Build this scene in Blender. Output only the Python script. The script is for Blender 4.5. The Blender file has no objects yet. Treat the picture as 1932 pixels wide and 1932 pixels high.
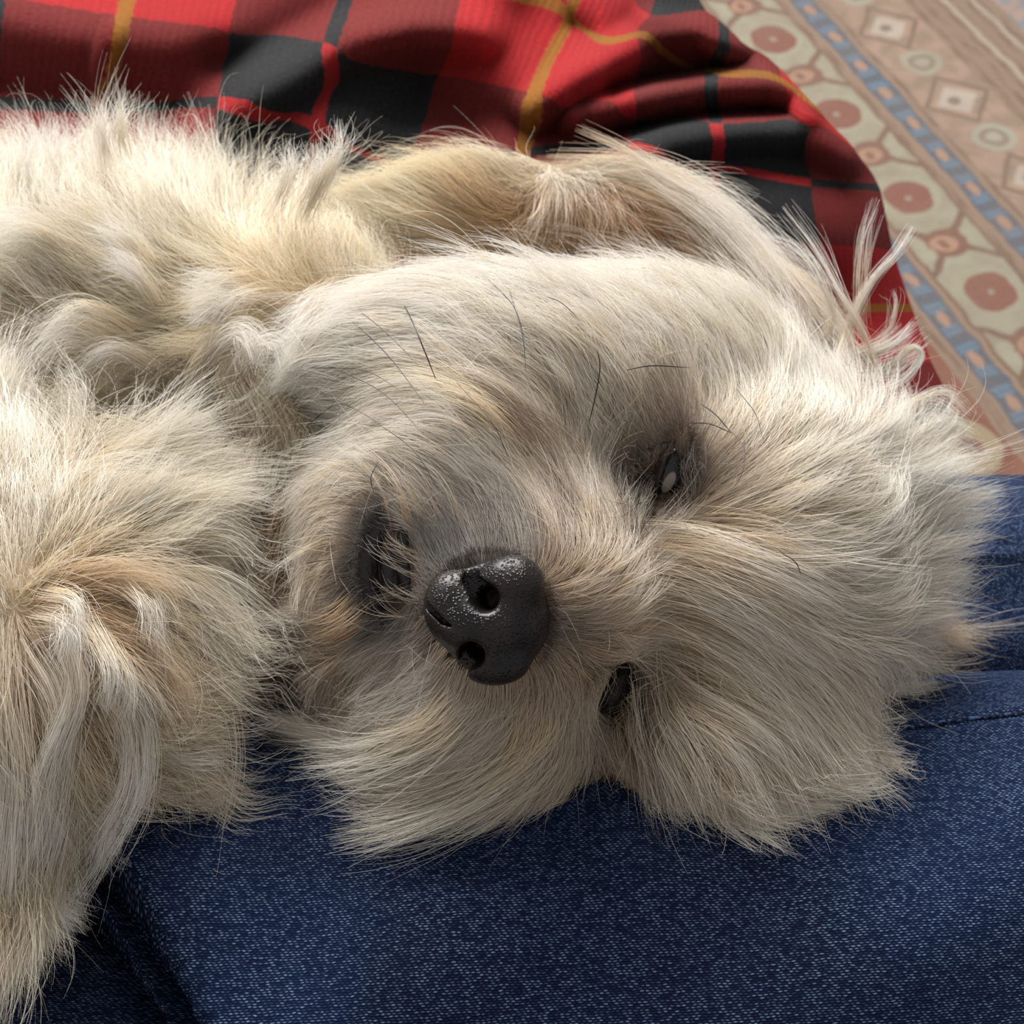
import bpy, math, random
import numpy as np
from mathutils import Vector, Matrix, kdtree

rng = np.random.default_rng(7)
random.seed(7)
scene = bpy.context.scene
col = scene.collection

# ------------------------------------------------------------------ camera
PITCH = math.radians(55)
FWD = np.array([0, math.cos(PITCH), -math.sin(PITCH)])
UP = np.array([0, math.sin(PITCH), math.cos(PITCH)])
RIGHT = np.array([1.0, 0, 0])
CAM = -0.30 * FWD
FPX = 966 / math.tan(math.radians(22.5))
cd = bpy.data.cameras.new('camera')
cam = bpy.data.objects.new('camera', cd)
col.objects.link(cam)
cam.location = CAM
cam.rotation_euler = (math.pi / 2 - PITCH, 0, 0)
cd.angle = math.radians(45)
cd.clip_start = 0.01
cd.dof.use_dof = True
cd.dof.focus_distance = 0.272
cd.dof.aperture_fstop = cd.lens / 1.6
scene.camera = cam
scene.cycles.max_bounces = 4
scene.cycles.diffuse_bounces = 3
scene.cycles.glossy_bounces = 2
scene.cycles.transmission_bounces = 4
scene.cycles.use_adaptive_sampling = True
scene.cycles.adaptive_threshold = 0.16
scene.cycles_curves.subdivisions = 1

# ------------------------------------------------------------------ world, window light, exposure
w = bpy.data.worlds.new('room_light')
scene.world = w
w.use_nodes = True
w.node_tree.nodes['Background'].inputs[0].default_value = (0.985, 0.975, 0.975, 1)
w.node_tree.nodes['Background'].inputs[1].default_value = 0.31
ld = bpy.data.lights.new('window_daylight', 'AREA')
ld.shape = 'RECTANGLE'
ld.size, ld.size_y = 2.3, 1.6
ld.energy = 136
ld.color = (1.0, 0.978, 0.95)
lo = bpy.data.objects.new('window_daylight', ld)
col.objects.link(lo)
lo.location = (-0.55, 1.90, 1.25)
lo.rotation_euler = Vector((0.0, -1.0, -.45)).to_track_quat('-Z', 'Y').to_euler()
vs = scene.view_settings
vs.view_transform = 'Standard'
vs.look = 'None'
vs.exposure = 0.42
vs.gamma = 1
vs.use_curve_mapping = False


# ------------------------------------------------------------------ helpers
def ray(px, py):
    px = np.asarray(px, float)[..., None]
    py = np.asarray(py, float)[..., None]
    return FWD + RIGHT * (px - 966) / FPX - UP * (py - 966) / FPX


def at(px, py, d):
    return CAM + ray(px, py) * np.asarray(d, float)[..., None]


def atz(px, py, z):
    q = ray(px, py)
    return CAM + q * ((np.asarray(z, float) - CAM[2]) / q[..., 2])[..., None]


def pix(P):
    q = P - CAM
    d = q @ FWD
    return 966 + FPX * (q @ RIGHT) / d, 966 - FPX * (q @ UP) / d, d


def lin(c):
    c = np.asarray(c, float) / 255
    return np.where(c <= .04045, c / 12.92, ((c + .055) / 1.055) ** 2.4)


def L4(*c):
    return tuple(lin(c)) + (1.0,)


def sstep(a, b, x):
    t = np.clip((x - a) / (b - a), 0, 1)
    return t * t * (3 - 2 * t)


def link(o, parent=None):
    col.objects.link(o)
    if parent is not None:
        o.parent = parent
        o.matrix_parent_inverse = parent.matrix_basis.inverted()
    return o


def tag(o, label=None, cat=None, kind=None, group=None):
    for k, v in (('label', label), ('category', cat), ('kind', kind), ('group', group)):
        if v:
            o[k] = v
    return o


def empty(name, loc):
    o = bpy.data.objects.new(name, None)
    o.location = loc
    o.empty_display_size = .02
    return link(o)


def mesh_obj(name, V, F, mat, parent=None, uv=None, smooth=True):
    me = bpy.data.meshes.new(name)
    V = np.asarray(V, float)
    me.from_pydata(V.tolist(), [], F.tolist() if hasattr(F, 'tolist') else F)
    if uv is not None:
        ul = me.uv_layers.new(name='UVMap')
        li = np.empty(len(me.loops), int)
        me.loops.foreach_get('vertex_index', li)
        ul.data.foreach_set('uv', np.asarray(uv, np.float32)[li].ravel())
    if smooth:
        me.polygons.foreach_set('use_smooth', np.ones(len(me.polygons), bool))
    me.materials.append(mat)
    me.update()
    return link(bpy.data.objects.new(name, me), parent)


def grid_faces(n, m, wrap=False):
    i, j = np.meshgrid(np.arange(n - 1), np.arange(m if wrap else m - 1), indexing='ij')
    a = i * m + j
    b = i * m + (j + 1) % m
    return np.stack([a, b, b + m, a + m], -1).reshape(-1, 4)


def tube(pts, rad, n=8):
    pts = np.asarray(pts, float)
    rad = np.broadcast_to(np.asarray(rad, float), (len(pts),))
    T = np.gradient(pts, axis=0)
    T /= np.linalg.norm(T, axis=1)[:, None] + 1e-12
    a = np.cross(T, [0.31, 0.2, 0.93])
    a /= np.linalg.norm(a, axis=1)[:, None]
    b = np.cross(T, a)
    ph = np.linspace(0, 2 * math.pi, n, endpoint=False)
    V = pts[:, None] + rad[:, None, None] * (a[:, None] * np.cos(ph)[None, :, None] + b[:, None] * np.sin(ph)[None, :, None])
    F = grid_faces(len(pts), n, True).tolist()
    F.append(list(range(n))[::-1])
    F.append([(len(pts) - 1) * n + k for k in range(n)])
    return V.reshape(-1, 3), F


def spline(P, n):
    P = np.asarray(P, float)
    if len(P) == 2:
        t = np.linspace(0, 1, n)[:, None]
        return P[0] * (1 - t) + P[1] * t
    Q = np.vstack([2 * P[0] - P[1], P, 2 * P[-1] - P[-2]])
    u = np.linspace(0, len(P) - 1 - 1e-6, n)
    i = u.astype(int)
    t = (u - i)[:, None]
    a, b, c, d = Q[i], Q[i + 1], Q[i + 2], Q[i + 3]
    return .5 * (2 * b + (c - a) * t + (2 * a - 5 * b + 4 * c - d) * t * t + (3 * b - a - 3 * c + d) * t ** 3)


class X:
    """tiny expression wrapper: arithmetic on sockets makes Math nodes"""
    nt = None

    def __init__(s, v):
        s.v = v

    @staticmethod
    def m(op, *a, clamp=False):
        n = X.nt.nodes.new('ShaderNodeMath')
        n.operation = op
        n.use_clamp = clamp
        for i, q in enumerate(a):
            q = q.v if isinstance(q, X) else q
            if isinstance(q, (int, float)):
                n.inputs[i].default_value = q
            else:
                X.nt.links.new(q, n.inputs[i])
        return X(n.outputs[0])

    def __add__(s, o): return X.m('ADD', s, o)
    __radd__ = __add__
    def __sub__(s, o): return X.m('SUBTRACT', s, o)
    def __rsub__(s, o): return X.m('SUBTRACT', o, s)
    def __mul__(s, o): return X.m('MULTIPLY', s, o)
    __rmul__ = __mul__
    def __truediv__(s, o): return X.m('DIVIDE', s, o)
    def abs(s): return X.m('ABSOLUTE', s)
    def fl(s): return X.m('FLOOR', s)
    def fr(s): return X.m('FRACT', s)
    def mod(s, k): return X.m('FLOORED_MODULO', s, k)
    def sin(s): return X.m('SINE', s)
    def lt(s, o): return X.m('LESS_THAN', s, o)
    def gt(s, o): return X.m('GREATER_THAN', s, o)
    def mx(s, o): return X.m('MAXIMUM', s, o)
    def mn(s, o): return X.m('MINIMUM', s, o)
    def pw(s, o): return X.m('POWER', s, o)

    def ss(s, a, b):
        n = X.nt.nodes.new('ShaderNodeMapRange')
        n.interpolation_type = 'SMOOTHSTEP'
        X.nt.links.new(s.v, n.inputs[0])
        n.inputs[1].default_value, n.inputs[2].default_value = min(a, b), max(a, b)
        n.inputs[3].default_value, n.inputs[4].default_value = (0, 1) if a < b else (1, 0)
        return X(n.outputs[0])


def hyp(a, b):
    return X.m('SQRT', a * a + b * b)


def mixc(f, a, b):
    n = X.nt.nodes.new('ShaderNodeMix')
    n.data_type = 'RGBA'
    for k, q in ((0, f), (6, a), (7, b)):
        q = q.v if isinstance(q, X) else q
        if isinstance(q, (int, float, tuple)):
            n.inputs[k].default_value = q
        else:
            X.nt.links.new(q, n.inputs[k])
    return X(n.outputs[2])


def node(t, **kw):
    n = X.nt.nodes.new(t)
    for k, v in kw.items():
        setattr(n, k, v)
    return n


def noise(vec, scale, detail=2, rough=.5, out=0):
    n = node('ShaderNodeTexNoise')
    n.inputs['Scale'].default_value = scale
    n.inputs['Detail'].default_value = detail
    n.inputs['Roughness'].default_value = rough
    if vec is not None:
        X.nt.links.new(vec.v if isinstance(vec, X) else vec, n.inputs['Vector'])
    return X(n.outputs[out])


def comb(x, y, z=0):
    n = node('ShaderNodeCombineXYZ')
    for i, q in enumerate((x, y, z)):
        if isinstance(q, X):
            X.nt.links.new(q.v, n.inputs[i])
        else:
            n.inputs[i].default_value = q
    return X(n.outputs[0])


def white(x, y):
    n = node('ShaderNodeTexWhiteNoise', noise_dimensions='2D')
    X.nt.links.new(comb(x, y).v, n.inputs['Vector'])
    return X(n.outputs['Value'])


def material(name, rough=.8, spec=.3, sheen=0):
    m = bpy.data.materials.new(name)
    m.use_nodes = True
    X.nt = m.node_tree
    b = m.node_tree.nodes['Principled BSDF']
    b.inputs['Roughness'].default_value = rough
    b.inputs['Specular IOR Level'].default_value = spec
    b.inputs['Sheen Weight'].default_value = sheen
    return m, b


def setc(b, c, key='Base Color'):
    if isinstance(c, X):
        X.nt.links.new(c.v, b.inputs[key])
    else:
        b.inputs[key].default_value = c


def bump(b, h, dist, strength=1.0):
    n = node('ShaderNodeBump')
    n.inputs['Strength'].default_value = strength
    n.inputs['Distance'].default_value = dist
    X.nt.links.new(h.v, n.inputs['Height'])
    X.nt.links.new(n.outputs[0], b.inputs['Normal'])


def uvxy():
    n = node('ShaderNodeUVMap')
    s = node('ShaderNodeSeparateXYZ')
    X.nt.links.new(n.outputs[0], s.inputs[0])
    return X(s.outputs[0]), X(s.outputs[1])


def objxyz():
    n = node('ShaderNodeTexCoord')
    s = node('ShaderNodeSeparateXYZ')
    X.nt.links.new(n.outputs['Object'], s.inputs[0])
    return X(n.outputs['Object']), X(s.outputs[0]), X(s.outputs[1]), X(s.outputs[2])


# ------------------------------------------------------------------ floor and rug
FLOOR_Z = -0.56
fm, fb = material('wooden_floor', .5)
vec, ox, oy, oz = objxyz()
setc(fb, mixc(noise(comb(ox * 3, oy * 40), 2.0, 4), L4(96, 70, 50), L4(130, 98, 70)))
V = [(-3, -3, FLOOR_Z - .01), (4, -3, FLOOR_Z - .01), (4, 4, FLOOR_Z - .01), (-3, 4, FLOOR_Z - .01)]
tag(mesh_obj('floor', V, [[0, 1, 2, 3]], fm, smooth=False), kind='structure')

# back wall with the window that lights the room
wmat, wbs = material('painted_plaster', .9, .2)
vec, ox, oy, oz = objxyz()
setc(wbs, mixc(noise(vec, 60, 3), L4(206, 200, 188), L4(214, 208, 198)))
fmat, fbs = material('white_gloss_paint', .4, .4)
vec, ox, oy, oz = objxyz()
setc(fbs, mixc(noise(vec, 30, 2), L4(228, 226, 220), L4(236, 234, 228)))


def boxes(name, bs, mat, parent=None):
    V, F = [], []
    for x0, x1, y0, y1, z0, z1 in bs:
        b = len(V)
        V += [(x, y, z) for x in (x0, x1) for y in (y0, y1) for z in (z0, z1)]
        F += [[b + i for i in q] for q in ((0, 1, 3, 2), (4, 6, 7, 5), (0, 4, 5, 1), (2, 3, 7, 6), (0, 2, 6, 4), (1, 5, 7, 3))]
    return mesh_obj(name, V, F, mat, parent, smooth=False)


WZ0, WZ1, WX0, WX1 = .42, 2.08, -1.72, .62
tag(boxes('wall_back', [(-3, WX0, 1.95, 2.07, FLOOR_Z - .01, 2.2), (WX1, 4, 1.95, 2.07, FLOOR_Z - .01, 2.2), (WX0, WX1, 1.95, 2.07, FLOOR_Z - .01, WZ0), (WX0, WX1, 1.95, 2.07, WZ1, 2.2)], wmat), kind='structure')
win = boxes('window_1', [(WX0, WX0 + .05, 1.96, 2.04, WZ0, WZ1), (WX1 - .05, WX1, 1.96, 2.04, WZ0, WZ1), (WX0, WX1, 1.96, 2.04, WZ0, WZ0 + .05), (WX0, WX1, 1.96, 2.04, WZ1 - .05, WZ1)], fmat)
tag(win, kind='structure')
boxes('window_sill', [(WX0 - .05, WX1 + .05, 1.86, 1.96, WZ0 - .04, WZ0)], fmat, win)

RUGO = np.array([0.28299912, 1.01604795])
RD = np.array([0.36724168, -0.93012555])
RN = np.array([0.93012555, 0.36724168])
RL = 0.1366


def rug_material():
    m, b = material('woven_rug', .95, .1, .15)
    n_, v_ = uvxy()          # metres across the border, repeats along it
    uvv = comb(n_, v_ * RL)
    # hand-woven irregularity
    wob = (noise(uvv, 28, 3) - .5) * .012
    wob2 = (noise(uvv, 21, 3) - .5) * .012
    n = n_ + wob
    vm = v_ * RL + wob2
    v = vm / RL
    brown, tan, sage = L4(132, 103, 86), L4(168, 142, 122), L4(186, 183, 160)
    rust, peach, blue, navy = L4(148, 88, 74), L4(196, 152, 126), L4(104, 142, 170), L4(88, 104, 122)
    fine = noise(comb(n_ * 1.0, vm * .18), 160, 2)
    stripes = mixc((n * 420).sin().ss(-.3, .6), brown, tan)
    c = mixc(fine.ss(.35, .65), stripes, tan)

    # medallion border
    a = (v + .5).fr() - .5
    am = a * RL
    r = hyp(n * 1.0, am)
    k = ((a.abs() - .5).abs())            # 0 midway between medallions
    g = mixc(noise(uvv, 40, 2).ss(.35, .7), sage, L4(172, 165, 143))
    lattice = (n.abs() - k * RL * 1.15).abs()
    g = mixc(lattice.ss(.007, .0035), g, brown)
    rk = hyp(n * .8, k * RL)
    g = mixc(rk.ss(.021, .017), g, L4(140, 98, 82))
    g = mixc(hyp(n * .9 + .003, k * RL + .002).ss(.0145, .0115), g, peach)
    g = mixc(hyp(n + .004, k * RL - .002).ss(.006, .003), g, L4(144, 104, 88))
    g = mixc(hyp(n.abs() - .026, (k * RL - .006).abs()).ss(.009, .006), g, sage)
    g = mixc(r.ss(.0335, .030), g, sage)
    oc = r * .9 + ((n.abs()).mx(am.abs())) * .12
    g = mixc(oc.ss(.0255, .0235), g, rust)
    g = mixc(r.ss(.0045, .003), g, L4(176, 160, 148))
    c = mixc(n.abs().lt(.036), c, g)
    c = mixc((n.abs() - .0375).abs().lt(.0018), c, brown)

    # blue guard stripes with peach dots
    def guard(c, n0, half):
        q = n - n0
        P = .0526
        t = (vm / P + (.1 if n0 > 0 else .45)).fr() - .5
        tm = t * P
        bl = mixc(((t.abs() - .27).abs()).ss(.15, .06), navy, blue)
        bl = mixc(((t.abs() - .27).abs()).ss(.025, .01), bl, L4(84, 118, 142))
        bl = mixc(q.abs().ss(half * .62, half * .9), bl, navy)
        bl = mixc(hyp(q * 1.5, tm * .85).ss(.0105, .0065), bl, L4(194, 154, 132))
        return mixc(q.abs().lt(half), c, bl)
    c = guard(c, .0645, .0125)
    c = guard(c, -.0575, .0125)

    # wide pale floral border
    fq = n - .128
    f1 = mixc(noise(uvv, 45, 3).ss(.38, .62), L4(196, 164, 144), L4(168, 146, 124))
    t = (v * 1.02 + .30).fr() - .5
    tm = t * RL
    k2 = ((t.abs() - .5).abs()) * RL
    d1 = (fq.abs() + tm.abs() * .9)
    f1 = mixc((d1 - .036).abs().ss(.005, .002), f1, L4(140, 116, 98))
    f1 = mixc((fq.abs() + tm.abs()).ss(.027, .021), f1, L4(214, 200, 184))
    f1 = mixc(hyp(fq + .003, tm).ss(.008, .005), f1, L4(150, 132, 116))
    ro = hyp(fq, k2)
    f1 = mixc(ro.ss(.024, .020), f1, L4(188, 186, 166))
    f1 = mixc((ro - .011).abs().ss(.004, .002), f1, L4(160, 142, 124))
    f1 = mixc(ro.ss(.005, .003), f1, L4(196, 188, 170))
    c = mixc(fq.abs().lt(.040), c, f1)
    # striped outer border
    c = mixc((n - .213).abs().lt(.0035), c, L4(206, 190, 170))
    c = mixc((n - .243).abs().lt(.003), c, L4(200, 184, 166))
    out = mixc(noise(uvv, 60, 2).ss(.45, .6), L4(200, 172, 158), L4(150, 160, 176))
    c = mixc(n.gt(.262), c, out)
    # red field
    red = mixc(noise(uvv, 30, 2).ss(.4, .7), L4(150, 86, 66), L4(160, 98, 78))
    tq = (v - 4.07 + .5)
    tq = tq.mod(2.0) - .5
    fn = n + .118
    red = mixc((hyp(fn + .022, (tq.abs() - .62) * RL) * 1.0).ss(.032, .028), red, L4(92, 124, 140))
    rr = hyp(fn, tq * RL)
    red = mixc(rr.ss(.036, .032), red, L4(140, 78, 64))
    red = mixc((rr - .019).abs().ss(.010, .007), red, L4(186, 166, 134))
    red = mixc(rr.ss(.009, .006), red, L4(112, 72, 62))
    c = mixc(n.lt(-.0865), c, red)
    # weave grain and age
    gr = noise(comb(n_ * 1.6, vm), 420, 2)
    c = mixc(gr.ss(.3, .75) * .22, c, L4(214, 196, 178))
    c = mixc(noise(uvv, 16, 4, .6).ss(.25, .8) * .36 + .05, c, L4(160, 138, 120))
    c = mixc(.48, c, (0.0, 0.0, 0.0, 1))
    setc(b, c)
    bump(b, gr, .002, .6)
    return m


u0, u1, v0, v1 = -1.0, .55, -3.0, 9.0
nu, nv = 24, 60
ug, vg = np.meshgrid(np.linspace(u0, u1, nu), np.linspace(v0, v1, nv), indexing='ij')
xy = RUGO + ug[..., None] * RN + (vg * RL)[..., None] * RD
top = np.concatenate([xy, np.full(xy.shape[:2] + (1,), FLOOR_Z + .002)], -1).reshape(-1, 3)
Fq = grid_faces(nu, nv)[:, ::-1].tolist()
base = len(top)
rimi = [i * nv for i in range(nu)] + [(nu - 1) * nv + j for j in range(1, nv)] + [i * nv + nv - 1 for i in range(nu - 2, -1, -1)] + [j for j in range(nv - 2, 0, -1)]
bot = top[rimi] - [0, 0, .0115]
V = np.vstack([top, bot])
for k in range(len(rimi)):
    k2 = (k + 1) % len(rimi)
    Fq.append([rimi[k], rimi[k2], base + k2, base + k])
uvr = np.concatenate([np.stack([ug, vg], -1).reshape(-1, 2), np.stack([ug, vg], -1).reshape(-1, 2)[rimi]])
rug = mesh_obj('rug', V, Fq, rug_material(), uv=uvr)
tag(rug, 'faded oriental woven rug with rust medallions and blue dotted border stripes on the floor', 'rug')

# ------------------------------------------------------------------ tartan blanket over the sofa seat
CP = [  # s, t, px, py of tartan crossings
    (-.5, -.5, -170, -190), (.5, -.5, 290, -160), (1.5, -.5, 715, -150), (2.5, -.5, 1120, -90), (3, -.5, 1228, 40), (3.4, -.5, 1330, 30),
    (-.5, 0, -185, -90), (.5, 0, 262, -62), (1, 0, 470, -48), (1.5, 0, 672, -32), (2, 0, 880, -18), (2.5, 0, 1073, 34), (2.75, 0, 1138, 88),
    (3, 0, 1207, 76), (3.25, 0, 1254, 88), (3.5, 0, 1345, 145), (4, 0, 1470, 165), (4.3, 0, 1545, 225),
    (3.5, -.3, 1360, 80), (3.9, -.2, 1440, 112),
    (-.5, .5, -195, 0), (0, .5, 14, 6), (.5, .5, 236, 42), (1, .5, 428, 64), (1.5, .5, 630, 95), (2, .5, 832, 140), (2.5, .5, 1015, 186),
    (3, .5, 1198, 212), (3.5, .5, 1350, 246), (4, .5, 1525, 240), (4.35, .5, 1602, 290),
    (-.5, 1, -210, 190), (0, 1, -2, 205), (.5, 1, 192, 214), (1, 1, 420, 203), (1.5, 1, 598, 244), (2, 1, 770, 325), (2.5, 1, 985, 300),
    (3, 1, 1190, 286), (3.5, 1, 1345, 320), (4, 1, 1528, 355), (4.42, 1, 1648, 362),
    (-.5, 1.5, -230, 330), (.5, 1.5, 150, 350), (1.5, 1.5, 575, 390), (2, 1.5, 720, 440), (3, 1.5, 1180, 430), (3.5, 1.5, 1340, 445), (4, 1.5, 1545, 462), (4.43, 1.5, 1672, 476),
    (-.5, 2.5, -260, 620), (1.5, 2.5, 520, 660), (3, 2.5, 1150, 690), (4, 2.5, 1600, 700), (4.44, 2.5, 1745, 690),
    (-.5, 3.5, -280, 900), (1.5, 3.5, 500, 920), (3, 3.5, 1150, 920), (4, 3.5, 1640, 900), (4.5, 3.5, 1830, 880)]
CP = np.array(CP, float)


def tps(src, dst, lam=1e-3):
    d = np.linalg.norm(src[:, None] - src[None], axis=-1)
    K = d ** 2 * np.log(d + 1e-9) + lam * np.eye(len(src))
    P = np.hstack([np.ones((len(src), 1)), src])
    A = np.block([[K, P], [P.T, np.zeros((3, 3))]])
    W = np.linalg.solve(A, np.vstack([dst, np.zeros((3, dst.shape[1]))]))

    def f(q):
        d = np.linalg.norm(q[:, None] - src[None], axis=-1)
        return (d ** 2 * np.log(d + 1e-9)) @ W[:-3] + np.hstack([np.ones((len(q), 1)), q]) @ W[-3:]
    return f


cloth_map = tps(CP[:, :2], CP[:, 2:])


def polydist(px, py, poly):
    poly = np.asarray(poly, float)
    best = np.full(np.shape(px), 1e9)
    sgn = np.zeros(np.shape(px))
    for a, b in zip(poly[:-1], poly[1:]):
        d = b - a
        l2 = d @ d
        t = np.clip(((px - a[0]) * d[0] + (py - a[1]) * d[1]) / l2, 0, 1)
        qx, qy = px - a[0] - t * d[0], py - a[1] - t * d[1]
        q = np.hypot(qx, qy)
        s = np.sign(d[0] * qy - d[1] * qx)
        k = q < best
        best = np.where(k, q, best)
        sgn = np.where(k, s, sgn)
    return best, sgn


# ridges and hollows of the crumpled cloth: line of points, height in metres, width in image units
FOLDS = [([(380, 255), (440, 215), (530, 160), (620, 105), (680, 78), (780, 60), (900, 70)], .016, 42),
         ([(700, 75), (860, 20), (960, -30)], .012, 60),
         ([(420, 120), (560, 60), (640, 20)], -.008, 50),
         ([(1020, 205), (1080, 160), (1150, 115), (1230, 70), (1320, 62), (1390, 85)], .020, 34),
         ([(1080, 60), (1140, 88), (1190, 60)], -.008, 32),
         ([(1160, 170), (1230, 150), (1320, 140), (1400, 120)], -.014, 26),
         ([(1090, 225), (1200, 195), (1320, 168), (1450, 168), (1530, 205)], .017, 28),
         ([(1180, 245), (1280, 225), (1400, 215), (1480, 210)], -.014, 26),
         ([(1190, 310), (1260, 272), (1340, 254), (1430, 246), (1525, 248), (1590, 290)], .016, 40),
         ([(560, 330), (650, 300), (760, 330)], -.012, 50),
         ([(0, 30), (150, 60), (330, 70), (420, 60)], .012, 60),
         ([(0, 190), (150, 200), (330, 225), (400, 240)], -.014, 60),
         ([(800, 200), (900, 240), (1000, 250), (1100, 250)], -.012, 60),
         ([(215, 60), (195, 130), (188, 200)], .004, 16)]
SE = np.array([(-1.2, 3.1), (-.5, 3.38), (-.3, 3.62), (0, 4.3), (.5, 4.35), (1, 4.42), (1.5, 4.43), (2.5, 4.44), (3.6, 4.5)])
nt_, ns_ = 230, 300
tt = np.linspace(-1.2, 2.9, nt_)
se = np.interp(tt, SE[:, 0], SE[:, 1])
pp = np.linspace(0, 1, ns_)
S = -1.0 + (se[:, None] + 1.0) * pp[None]
T = np.repeat(tt[:, None], ns_, 1)
pxy = cloth_map(np.stack([S, T], -1).reshape(-1, 2))
px_, py_ = pxy[:, 0], pxy[:, 1]
z = np.full(len(px_), -.108)
for poly, a, wd in FOLDS:
    q, _ = polydist(px_, py_, poly)
    z += a * np.exp(-(q / wd) ** 2)
edge = ((se[:, None] - S) / .35).ravel()
z -= .016 * np.clip(1 - edge, 0, 1) ** 2
z -= .03 * sstep(380, 650, py_)
Pc = atz(px_, py_, z).reshape(nt_, ns_, 3)
# the hanging front: the sheet turns over the seat edge and falls
drop = []
outd = np.array([RN[0], RN[1], 0])
e0 = Pc[:, -1]
prof = [(.001, -.006), (0, -.016), (-.004, -.03), (-.008, -.05), (-.010, -.075), (-.011, -.105), (-.012, -.14), (-.012, -.18), (-.012, -.225)]
wave = np.interp(np.arange(nt_), np.arange(0, nt_, 12), rng.normal(0, .007, len(np.arange(0, nt_, 12))))
for k, (o, dz) in enumerate(prof):
    drop.append(e0 + outd * (o - np.abs(wave[:, None]) * k / 8) + [0, 0, dz])
Pc = np.concatenate([Pc, np.stack(drop, 1)], 1)
Sd = np.concatenate([S, np.stack([se + .06 + .09 * k for k in range(len(prof))], 1)], 1)
Td = np.concatenate([T, np.repeat(tt[:, None], len(prof), 1)], 1)


def blanket_material():
    m, b = material('tartan_fleece', .97, .06, .05)
    b.inputs['Sheen Roughness'].default_value = .6
    s0, t0 = uvxy()
    uvv = comb(s0, t0)
    wob = (noise(uvv, 30, 2) - .5) * .03
    s, t = s0 + wob, t0 + (noise(uvv, 27, 2) - .5) * .03
    # s: 1..2 dark columns, 2..3 red ; t: .5..1.5 dark rows
    sc = (s - 1).mod(2.0)
    tc = (t - .5).mod(2.0)
    ds, dt = sc.lt(1.0), tc.lt(1.0)
    cs, ct = (sc.mod(1.0) - .5).abs(), (tc.mod(1.0) - .5).abs()
    black, red, mar, yel = L4(27, 33, 36), L4(172, 26, 31), L4(114, 28, 26), L4(150, 98, 22)
    c = mixc(ds, mixc(dt, red, mar), mixc(dt, mar, black))
    lw = .036
    line_s, line_t = cs.lt(lw), ct.lt(lw)
    c = mixc(line_s * ds, c, mixc(dt, black, L4(168, 28, 32)))
    c = mixc(line_t * dt, c, mixc(ds, black, L4(168, 28, 32)))
    c = mixc(line_s * (1 - ds) * .9, c, yel)
    c = mixc(line_t * (1 - dt) * .9, c, yel)
    fz = noise(comb(s0 * 1.5, t0), 60, 4, .7)
    c = mixc(fz.ss(.45, .8) * .08, c, L4(225, 170, 165))
    c = mixc(fz.ss(.55, .25) * .16, c, L4(30, 10, 12))
    setc(b, c)
    rib = ((s0 + (noise(uvv, 12, 2) - .5) * .02) * 2 * math.pi * 24).sin()
    bump(b, rib * .26 + fz * 1.9, .0019, .9)
    return m


bl = mesh_obj('tartan_blanket', Pc.reshape(-1, 3), grid_faces(nt_, ns_ + len(prof)), blanket_material(),
              uv=np.stack([Sd, Td], -1).reshape(-1, 2))
sol = bl.modifiers.new('cloth_thickness', 'SOLIDIFY')
sol.thickness = .003
sol.offset = -1
tag(bl, 'red and black tartan fleece blanket with yellow lines crumpled over the sofa behind the dog', 'blanket')

# sofa seat under the blanket
sm_, sb_ = material('sofa_fabric', .9, .2, .2)
vec, ox, oy, oz = objxyz()
setc(sb_, mixc(noise(vec, 300, 2), L4(88, 78, 70), L4(112, 100, 90)))
sofa = empty('sofa', (-.3, .1, FLOOR_Z))


def rounded_slab(name, quad, z0, z1, r, mat, parent):
    """slab over a convex outline with rounded upper and lower rims"""
    quad = np.asarray(quad, float)
    c = quad.mean(0)
    prof = [(r, z0)] + [(r - r * math.sin(a), z0 + r - r * math.cos(a)) for a in np.linspace(.3, math.pi / 2, 5)] + \
           [(r - r * math.cos(a), z1 - r + r * math.sin(a)) for a in np.linspace(0, math.pi / 2, 6)]
    edge = []
    for a, b in zip(quad, np.roll(quad, -1, 0)):
        for t in np.linspace(.04, .96, 9):
            edge.append(a * (1 - t) + b * t)
    edge = np.array(edge)
    V, n = [], len(edge)
    for ins, zz in prof:
        d = edge - c
        q = edge - d / np.linalg.norm(d, axis=1)[:, None] * ins
        V += [(x, y, zz) for x, y in q]
    F = [[i * n + j, i * n + (j + 1) % n, (i + 1) * n + (j + 1) % n, (i + 1) * n + j] for i in range(len(prof) - 1) for j in range(n)]
    F.append(list(range(n))[::-1])
    F.append([(len(prof) - 1) * n + j for j in range(n)])
    return mesh_obj(name, V, F, mat, parent)


ea, eb = Pc[0, ns_ - 1, :2] - RN * .06, Pc[-1, ns_ - 1, :2] - RN * .06
fd = (eb - ea) / np.linalg.norm(eb - ea)
fn_ = np.array([-fd[1], fd[0]])
if fn_[0] < 0:
    fn_ = -fn_
off = ((Pc[:, ns_ - 1, :2] - ea) @ fn_).min() - .012
f0 = ea + fn_ * min(off, 0)
A, B = f0 - fd * .25, f0 + fd * 1.15
M_ = f0 + fd * ((.27 - f0[1]) / fd[1])
rounded_slab('seat_cushion', [A, M_ - fd * .006, M_ - fd * .006 - fn_ * .75, A - fn_ * .75], -.36, -.175, .04, sm_, sofa)
rounded_slab('seat_cushion', [M_ + fd * .006, B, B - fn_ * .75, M_ + fd * .006 - fn_ * .75], -.36, -.272, .04, sm_, sofa)
rounded_slab('base', [A - fn_ * .03 + fd * .02, B - fn_ * .03 - fd * .02, B - fn_ * .74 - fd * .02, A - fn_ * .74 + fd * .02], FLOOR_Z + .011, -.355, .02, sm_, sofa)
tag(sofa, 'upholstered sofa seat hidden under the tartan blanket and the dog', 'sofa')


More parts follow.
